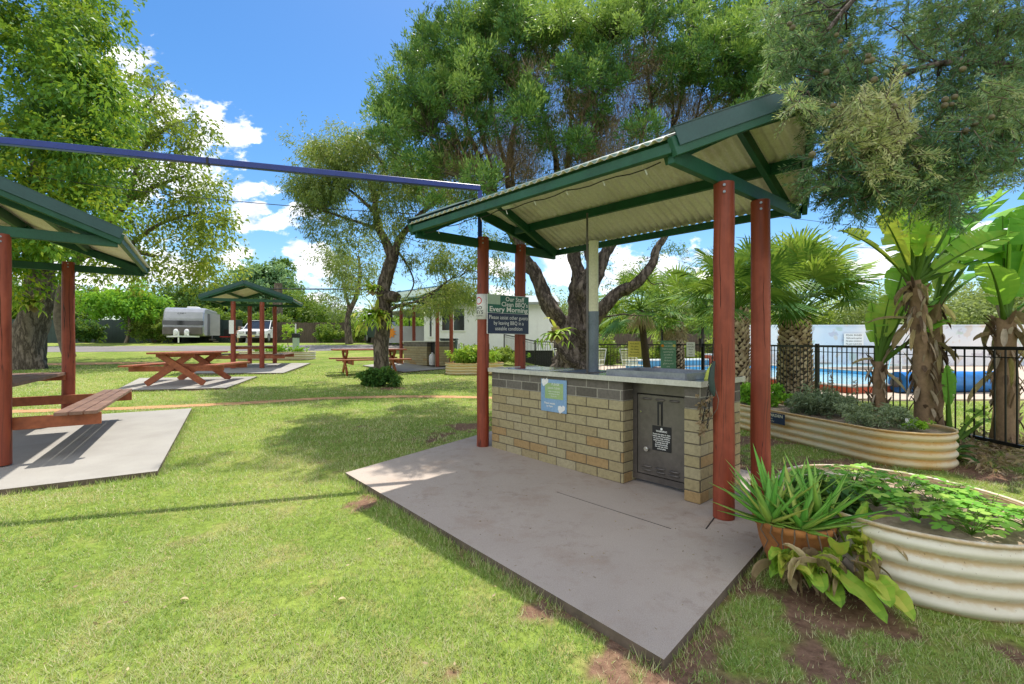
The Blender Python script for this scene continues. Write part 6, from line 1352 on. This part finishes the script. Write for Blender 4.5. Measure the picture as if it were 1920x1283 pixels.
def car(label, c, ang, m, L=4.7, Wd=1.85, Hh=1.68, kind='parked_car'):
    c = Vector(c); fw = Vector((math.cos(ang), math.sin(ang), 0)); sd = Vector((-fw.y, fw.x, 0)); t = thing(kind, label, 'car', c); P = lambda f, s, z: c+fw*f+sd*s+Vector((0,0,z)); h = L/2; w = Wd/2
    low = [(h,.35),(h+.02,.62),(h-.12,.86),(h-1.15,1.02),(-h+.15,1.05),(-h,.85),(-h,.38)]
    n = len(low); mb = MB()
    rows = [(-w,.0,.95),(-w*.98,.0,1.0),(w*.98,.0,1.0),(w,.0,.95)]
    vs = [P(f*q[2],q[0],z) for q in rows for f, z in low]; mb.add(vs, [tuple(range(n)), tuple(range(4*n-1,3*n-1,-1))]+[(r*n+i,(r+1)*n+i,(r+1)*n+(i+1)%n,r*n+(i+1)%n) for r in range(3) for i in range(n)], .5, False); mb.build('body', m, t, bev=.04)
    cb = [(h-1.15,1.02),(h-1.95,Hh-.06),(h-2.4,Hh),(-h+.7,Hh-.02),(-h+.2,1.05)]; n = len(cb); k = .80
    mb = MB(); mb.add([P(f,-w*(.95 if z < 1.1 else k),z-.004) for f, z in cb]+[P(f,w*(.95 if z < 1.1 else k),z-.004) for f, z in cb], [tuple(range(n)), tuple(range(2*n-1,n-1,-1))]+[(i,n+i,n+(i+1)%n,(i+1)%n) for i in range(n)]); mb.build('cabin_glass', M['glass_dark'], t)
    mb = MB(); mb.bar(P(h-2.0,0,Hh+.005), P(-h+.6,0,Hh+.005), w*2*k+.03, .04)
    for s in (-1,1):
        for f, z, f2 in ((h-1.15,1.02,h-2.0),(-h+.2,1.05,-h+.65),(h-2.7,1.03,h-2.75),(h-3.6,1.03,h-3.6)): mb.bar(P(f,s*w*.955,z), P(f2,s*(w*k+.01),Hh-.01), .05, .06)
    mb.build('roof', m, t, bev=.01)
    for s in (-1, 1):
        for f in (h-.85, -h+.85):
            w_ = MB(); w_.tube([P(f,s*(w-.2),.35), P(f,s*(w+.01),.35)], .35, 20); o = w_.build('wheel', M['tyre'], t); w_ = MB(); w_.tube([P(f,s*(w+.005),.35), P(f,s*(w+.02),.35)], .21, 14); w_.build('rim', M['silver'], o)
        mb = MB(); mb.bar(P(h-.02,s*w*.52,.76), P(h-.02,s*w*.88,.78), .12, .15); mb.build('headlight', M['chrome'], t, bev=.01)
        mb = MB(); mb.bar(P(h-1.5,s*(w+.02),1.1), P(h-1.5,s*(w+.2),1.12), .12, .14); mb.build('mirror', m, t, bev=.02)
    mb = MB()
    for s in (-1, 1): mb.bar(P(h+.005,s*w*.06,.70), P(h+.005,s*w*.36,.70), .06, .22)
    mb.bar(P(h+.02,-w*.75,.42), P(h+.02,w*.75,.42), .04, .14); mb.build('grille', M['glass_dark'], t); mb = MB(); mb.bar(P(h+.03,-.25,.48), P(h+.03,.25,.48), .03, .11); mb.build('number_plate', M['yellow'], t)
car('silver white four wheel drive parked nose-on beyond the distant shelter', g3((487-CX)/F*34.5, 34.8, .02), R(-78), M['white'])
# person in a blue shirt sitting beside the car
def person():
    c = g3((449-CX)/F*33.2, 33.2); t = thing('person', 'person in a blue shirt sitting on a low seat beside the white car', 'person', c)
    J = {'pel':(0,0,.42),'wa':(0,.02,.58),'ch':(0,.03,.80),'nk':(0,-.01,.95),'hd':(0,-.03,1.10),'ht':(0,-.03,1.18),'sl':(-.17,.02,.88),'sr':(.17,.02,.88),'el':(-.24,-.08,.66),'er':(.24,-.08,.66),'hl':(-.14,-.32,.58),'hr':(.14,-.32,.58),
         'kl':(-.12,-.42,.46),'kr':(.13,-.42,.46),'al':(-.12,-.45,.08),'ar':(.14,-.40,.08),'tl':(-.12,-.6,.04),'tr':(.15,-.56,.04)}
    Rr = {'pel':.15,'wa':.13,'ch':.15,'nk':.055,'hd':.095,'ht':.07,'sl':.065,'sr':.065,'el':.045,'er':.045,'hl':.035,'hr':.035,'kl':.065,'kr':.065,'al':.04,'ar':.04,'tl':.035,'tr':.035}
    E = [('pel','wa'),('wa','ch'),('ch','nk'),('nk','hd'),('hd','ht'),('ch','sl'),('ch','sr'),('sl','el'),('sr','er'),('el','hl'),('er','hr'),('pel','kl'),('pel','kr'),('kl','al'),('kr','ar'),('al','tl'),('ar','tr')]
    def sk(name, keys, m, grow):
        ks = [k for k in J if k in keys]; me = bpy.data.meshes.new(name); me.from_pydata([J[k] for k in ks], [(ks.index(a), ks.index(b)) for a, b in E if a in ks and b in ks], []); me.materials.append(m); o = bpy.data.objects.new(name, me); link(o); o.parent = t
        o.modifiers.new('skin','SKIN'); 
        for i, k in enumerate(ks): r = Rr[k]*grow; me.skin_vertices[0].data[i].radius = (r, r)
        me.skin_vertices[0].data[0].use_root = True; s = o.modifiers.new('sub','SUBSURF'); s.levels = s.render_levels = 2
    sk('body', set(J), M['skin'], 1); sk('shirt', {'pel','wa','ch','sl','sr'}, M['shirt'], 1.12); sk('shorts', {'pel','kl','kr'}, M['navy'], 1.1)
    mb = MB(); mb.lathe(c+Vector((0,-.02,1.13)), [(.105,0),(.10,.05),(.07,.09),(0,.105)], 14); mb.build('hair', M['twig'], t)
    s = thing('camp_stool', 'low stool under the seated person', 'stool', c); mb = MB(); mb.box(c+Vector((0,.05,.27)), (.4,.4,.05)); mb.build('seat', M['navy'], s); mb = MB()
    for a in (-.17,.17):
        for b in (-.1,.2): mb.bar(c+Vector((a,b,0)), c+Vector((a,b,.25)), .02, .02)
    mb.build('legs', M['black'], s)
person()
c = g3((423-CX)/F*33, 33); t = thing('camp_chair', 'red and black folding camp chair between caravan and car', 'chair', c); mb = MB(); mb.bar(c+Vector((-.28,0,.45)), c+Vector((.28,0,.45)), .45, .05); mb.build('seat', M['red'], t); mb = MB(); mb.bar(c+Vector((-.28,.24,.75)), c+Vector((.28,.24,.75)), .04, .5); mb.build('backrest', M['black'], t)
for a in (-.28,.28):
    for b in (-.22,.22): MB().bar(c+Vector((a,b,0)), c+Vector((-a*.6,b,.43)), .02, .02).build('leg', M['black'], t)
# vehicles beyond the slender tree, emblem panel
car('dark grey car mostly hidden beyond the slender lawn tree', g3((722-CX)/F*31, 31, .02), R(-60), M['fence_green'], 4.4, 1.8, 1.5)
c = V(733, 632, 27.0); gzc = float(gz(c.x, 27)); t = thing('sun_panel', 'white panel with an orange sun emblem beyond the far barbecue shelter', 'panel', (c.x,27,gzc)); mb = MB(); mb.bar((c.x-.5,27,gzc+.75),(c.x+2.2,27.2,gzc+.75),.03,1.0); pn_ = mb.build('panel', M['silver'], t)
mb = MB(); o_ = Vector((c.x-.02,26.97,gzc+.85)); pts = [o_+Vector((math.cos(k*math.pi/10)*(.36 if k % 2 else .22), 0, math.sin(k*math.pi/10)*(.36 if k % 2 else .22))) for k in range(20)]; mb.add(pts, [tuple(range(20))]); mb.build('sun_emblem', M['orange'], pn_)
for x in (c.x-.4, c.x+2.1): MB().bar((x,27.06,gzc),(x,27.06,gzc+.3),.05,.05).build('leg', M['black'], t)
# bins and bollards
def bin_(label, c, m):
    c = Vector(c); t = thing('wheelie_bin', label, 'bin', c); mb = MB(); mb.add([c+Vector(p) for p in ((-.24,-.27,.05),(.24,-.27,.05),(.24,.27,.05),(-.24,.27,.05),(-.29,-.34,.95),(.29,-.34,.95),(.29,.34,.95),(-.29,.34,.95))], [(3,2,1,0),(4,5,6,7),(0,1,5,4),(1,2,6,5),(2,3,7,6),(3,0,4,7)]); mb.build('body', m, t, bev=.02)
    mb = MB(); mb.box(c+Vector((0,0,.985)), (.62,.72,.06)); mb.build('lid', m, t, bev=.02)
    for s in (-.27,.27): w = MB(); w.tube([c+Vector((s-.03,.25,.1)), c+Vector((s+.03,.25,.1))], .1, 14); w.build('wheel', M['tyre'], t)
q = G(832, 689); bin_('dark wheelie bin standing behind the far barbecue shelter post', (q.x+.1, q.y+.7, float(gz(q.x+.1,q.y+.7))), M['fence_green'])
q = G(555, 668); t = thing('power_pedestal', 'pale green square service pedestal with dark cap beside the planter', 'pedestal', q); mb = MB(); mb.bar(q, q+Vector((0,0,.85)), .22, .22); mb.build('column', M['pale'], t, bev=.01); mb = MB(); mb.bar(q+Vector((0,0,.85)), q+Vector((0,0,1.05)), .30, .26); mb.build('cap', M['black'], t, bev=.02); mb = MB(); mb.tube([q+Vector((-.02,0,1.05)), q+Vector((-.02,0,1.5))], .03, 6); mb.build('pipe', M['white'], t)
def smalltree(label, base, ht, rc, m, lf, n=24, L=.16, W=.08, k=120, tr=.06, tone=.5, name='small_tree', group=None, forks=2, low=.45, up=.2, bark='bark_pale', sy=1.0, r=None):
    T = Tree(name, label, base, group=group); b = T.base; top = b+Vector((random.uniform(-.1,.1)*ht, 0, ht*low)); T.limb([b-Vector((0,0,.1)), b.lerp(top, .5)+Vector((random.uniform(-.05,.05)*ht,0,0)), top], tr, tr*.6, 9, .06)
    for i in range(forks): a = random.uniform(0,6.28); T.limb([top, top+Vector((math.cos(a)*rc*.4, math.sin(a)*rc*.4, ht*.25))], tr*.5, tr*.25, 7, .05)
    cl = []; rr = r or rc*.36
    for _ in range(n):
        d = Vector([random.gauss(0,1) for _ in range(3)]).normalized()*random.random()**.35; cz_ = ht*(low*.75+1)/2; hz_ = ht-cz_
        cl.append((b+Vector((d.x*rc, d.y*rc*sy, cz_+d.z*(hz_-rr*.6))), rr*random.uniform(.7,1.2), tone+random.uniform(-.18,.18)))
    T.reach([c_[0] for c_ in cl], .08, .018); P, v = cloud(cl, k, L, W, up=up); T.finish(M[bark], P, v, M[lf])
random.seed(31)
q = G(545, 660); smalltree('thin yellow green sapling by the pale service pedestal', q, 1.55, .42, None, 'lf_stag', 14, .12, .06, 60, .025)
# ------------------------------------------------------------------ background planting
def bgpt(px, Y): return g3((px-CX)/F*Y, Y)
smalltree('small bright green tree with forked pale stem by the green fence', bgpt(235,31), 4.1, 2.1, None, 'lf_bright', 40, .26, .14, 210, .12, .5)
bush('hedge_shrub', 'dark rounded shrub at far left against the green fence', bgpt(160,32), 1.1, .8, .85, 46, .18, .09, M['lf_dark'], .5, r=.35, k=120)
bush('hedge_shrub', 'pale green dome shaped shrub beside the caravan', bgpt(288,32), 1.5, 1.1, 1.0, 60, .17, .08, M['lf_hedge'], .7, r=.4, k=140)
bush('hedge_shrub', 'yellow green shrub behind the caravan roof', bgpt(312,36), 1.3, 1.1, 1.6, 50, .2, .1, M['lf_hedge'], .9, r=.45, k=120)
bush('hedge_shrub', 'small weedy shrub at the foot of the thick pale trunk', bgpt(14,16.5), .35, .3, .45, 24, .12, .05, M['lf_bright'], .5, r=.16, k=70)
for px, Y, w_, h_, lb in ((440,37,2.6,1.25,'trimmed flowering hedge above the fence right of the caravan'),(500,37,2.4,1.2,'hedge section behind the parked white car'),(385,38,2.0,1.5,'hedge section right behind the caravan')):
    bush('hedge', lb, bgpt(px,Y)+Vector((0,0,.2)), w_, .9, h_, 90, .20, .09, M['lf_hedge'], .45, r=.42, k=120, cat='hedge')
bush('hedge_shrub', 'green shrub against the brown paling fence in the middle distance', bgpt(615,34), 1.1, .9, .75, 40, .16, .08, M['lf_hedge'], .5, r=.35, k=110)
bush('hedge_shrub', 'rounded pale shrub at the foot of the thin gum', bgpt(672,33), .8, .8, .9, 36, .16, .07, M['lf_hedge'], .75, r=.32, k=110)
bush('hedge_shrub', 'bright shrub row glimpsed between the far shelter posts', bgpt(770,29), 1.3, .8, 1.0, 50, .18, .07, M['lf_stag'], .4, r=.35, k=110)
smalltree('tall blue green tree with pale leaf bunches behind the distant shelter', bgpt(497,46), 8.4, 2.9, None, 'lf_blue', 60, .42, .20, 230, .22, .65, low=.35)
smalltree('dark upright conifer-like tree beside the blue green one', bgpt(528,47), 9.2, 1.7, None, 'lf_dark', 50, .3, .14, 260, .2, .6, low=.15)
smalltree('rounded dark green tree over the brown fence', bgpt(575,42), 4.8, 2.5, None, 'lf_hedge', 46, .26, .12, 220, .14, .35, low=.3)
smalltree('dense green tree above the caravan', bgpt(405,48), 6.8, 3.4, None, 'lf_dark', 60, .32, .15, 260, .2, .5, low=.2)
smalltree('mid green tree over the green steel fence', bgpt(320,47), 6.2, 3.6, None, 'lf_dark', 60, .32, .15, 240, .2, .6, low=.2)
smalltree('shady tree at far left over the green fence', bgpt(110,42), 6.0, 4.0, None, 'lf_dark', 70, .3, .14, 240, .2, .5, low=.15)
smalltree('dark tree far out at the left boundary', bgpt(-260,34), 5.5, 4.5, None, 'lf_dark', 60, .3, .14, 220, .2, .5, low=.15)
smalltree('shady tree filling the gap behind the left trunk', bgpt(10,36), 5.0, 3.4, None, 'lf_hedge', 60, .3, .14, 220, .2, .4, low=.15)
smalltree('low tree row behind the brown fence right part', bgpt(640,46), 3.6, 2.6, None, 'lf_hedge', 46, .26, .12, 200, .14, .6, low=.2)
T = Tree('gum_tree', 'thin pale gum with wispy crown and leaning trunk in the middle distance', bgpt(655,30)); Yg = 30
T.limb([T.base, V(652,610,Yg), V(655,585,Yg), V(668,555,Yg), V(675,520,Yg), V(672,480,Yg)], .26, .08, 10, .05); T.limb([V(655,585,Yg), V(648,550,Yg), V(640,520,Yg)], .10, .05, 8, .05)
cl = crown([(650,480,40,40,Yg,1,.5),(690,500,40,40,Yg,1,.6),(640,540,25,25,Yg,.4,.5),(630,575,28,18,Yg,.4,.6),(700,560,40,25,Yg,.5,.7),(665,450,25,20,Yg,.5,.5)], 60, .8, 2.0); T.reach([c_[0] for c_ in cl], .08, .016, .08); P, v = cloud(cl, 110, .24, .07, up=-.3, spread=1.4); T.finish(M['bark_pale'], P, v, M['lf_gum'])
q = bgpt(520,38); mb = MB(); mb.tube([q, q+Vector((0,0,2.2)), q+Vector((.1,0,5))], [.5,.42,.3], 12, lump=.08); mb.build('tree_trunk', M['bark_pale'], org=q, label='thick pale tree trunk right of the parked white car', cat='tree trunk')
# houses far behind
def house(label, c, w, d, h, rh, m, wall='white'):
    c = Vector(c); t = thing('house', label, 'house', c); mb = MB(); mb.box(c+Vector((0,0,h/2)), (w,d,h)); mb.build('walls', M[wall], t); mb = MB(); a, b = w/2+.5, d/2+.5; k = w/2-d/2*.9
    mb.add([c+Vector(p) for p in ((-a,-b,h),(a,-b,h),(a,b,h),(-a,b,h),(-max(k,.5),0,h+rh),(max(k,.5),0,h+rh))], [(0,1,5,4),(2,3,4,5),(1,2,5),(3,0,4),(3,2,1,0)]); mb.build('roof', M[m], t)
    for i in range(3): x = c.x-w*.3+w*.3*i; window(t, x-.6, x+.6, c.y-d/2-.02, c.z+h*.45, c.z+h*.8, 2)
house('house with orange tiled roof behind the hedge', bgpt(450,52), 11, 8, 2.4, 1.6, 'tile'); house('house with grey green metal roof behind the brown fence', bgpt(640,50), 8, 8, 2.2, 1.9, 'roof_grey')
house('pale house glimpsed behind the pool fence', bgpt(1230,48)+Vector((0,0,.0)), 16, 8, 2.8, 1.6, 'roof_grey', 'cream'); house('pale roofed house left behind the caravan roof', bgpt(395,50), 6, 6, 3.0, 1.5, 'roof_grey')
# right background beyond the pool
random.seed(41)
for px, Y, ht, rc, lf, tn, lb in ((1690,30,5.2,4.2,'lf_gum',.75,'pale leafy tree behind the painted wall'),(1840,31,6.0,4.4,'lf_gum',.6,'pale tree at right behind the painted wall'),(1960,30,5.4,4.0,'lf_gum',.5,'pale tree at the far right edge behind the wall'),(1560,33,4.2,3.6,'lf_hedge',.7,'green tree behind the pool left of the rules sign'),
                              (1430,34,4.6,3.8,'lf_hedge',.5,'green tree between the right red posts beyond the pool'),(1310,33,6.0,4.2,'lf_gum',.55,'light green tree beyond the pool gate'),(1190,36,5.4,4.4,'lf_hedge',.5,'green tree in the distance right of the flue'),(1040,40,5.8,4.5,'lf_gum',.6,'pale tree behind the cabin roof'),(930,42,4.8,3.5,'lf_dark',.6,'dark tree behind the cabin'),(800,44,3.6,3.4,'lf_hedge',.5,'low tree behind the far shelter')):
    smalltree(lb, bgpt(px,Y), ht, rc, None, lf, 60, .26, .11, 220, .2, tn, low=.12, sy=.6)
for px, Y, lb in ((1250,22,'leafy shrub behind the pool chairs'),(1130,24,'shrub right of the twisted trunk in the distance'),(1360,25,'shrub behind the far pool corner')):
    bush('hedge_shrub', lb, bgpt(px,Y), 1.5, .9, .8, 46, .17, .07, M['lf_hedge'], .7, r=.35, k=110)
q = g3(.35,19.2); t = thing('potted_plant', 'small terracotta pot with green plant by the cabin fence', 'potted plant', q); mb = MB(); mb.lathe(q, [(0,0),(.14,0),(.2,.3),(.22,.3),(.22,.34),(0,.32)], 18); mb.build('pot', M['terracotta'], t); P, v = cloud([(q+Vector((0,0,.5)), .2, .6)], 160, .12, .04, up=.5); quads('foliage', P, v, M['lf_bright'], t)
bush('garden_plant', 'light green plants growing along the cabin fence behind the sign', g3(-.5,18.4), .9, .5, .32, 40, .12, .05, M['lf_hedge'], .8, r=.18, k=80)
# overhead wires and pole
def wire(label, p, q, sag, r=.012, name='overhead_wire'):
    p = Vector(p); q = Vector(q); mb = MB(); mb.tube([p.lerp(q, i/16)-Vector((0,0,sag*4*(i/16)*(1-i/16))) for i in range(17)], r, 5); mb.build(name, M['black'], org=p, label=label, cat='wire')
wire('dark cable crossing the sky from the distant shelter to the slender tree', V(505,542,20), V(718,543,20), 0, .03)
wire('thin string light cable running from the left tree crown', V(60,330,13), V(800,402,11.5), .15, .010)
wire('upper overhead power line right of the near shelter roof', V(1380,395,40), V(2000,452,40), .4, .02); wire('lower overhead power line right of the near shelter roof', V(1380,445,40), V(2000,475,40), .4, .02)
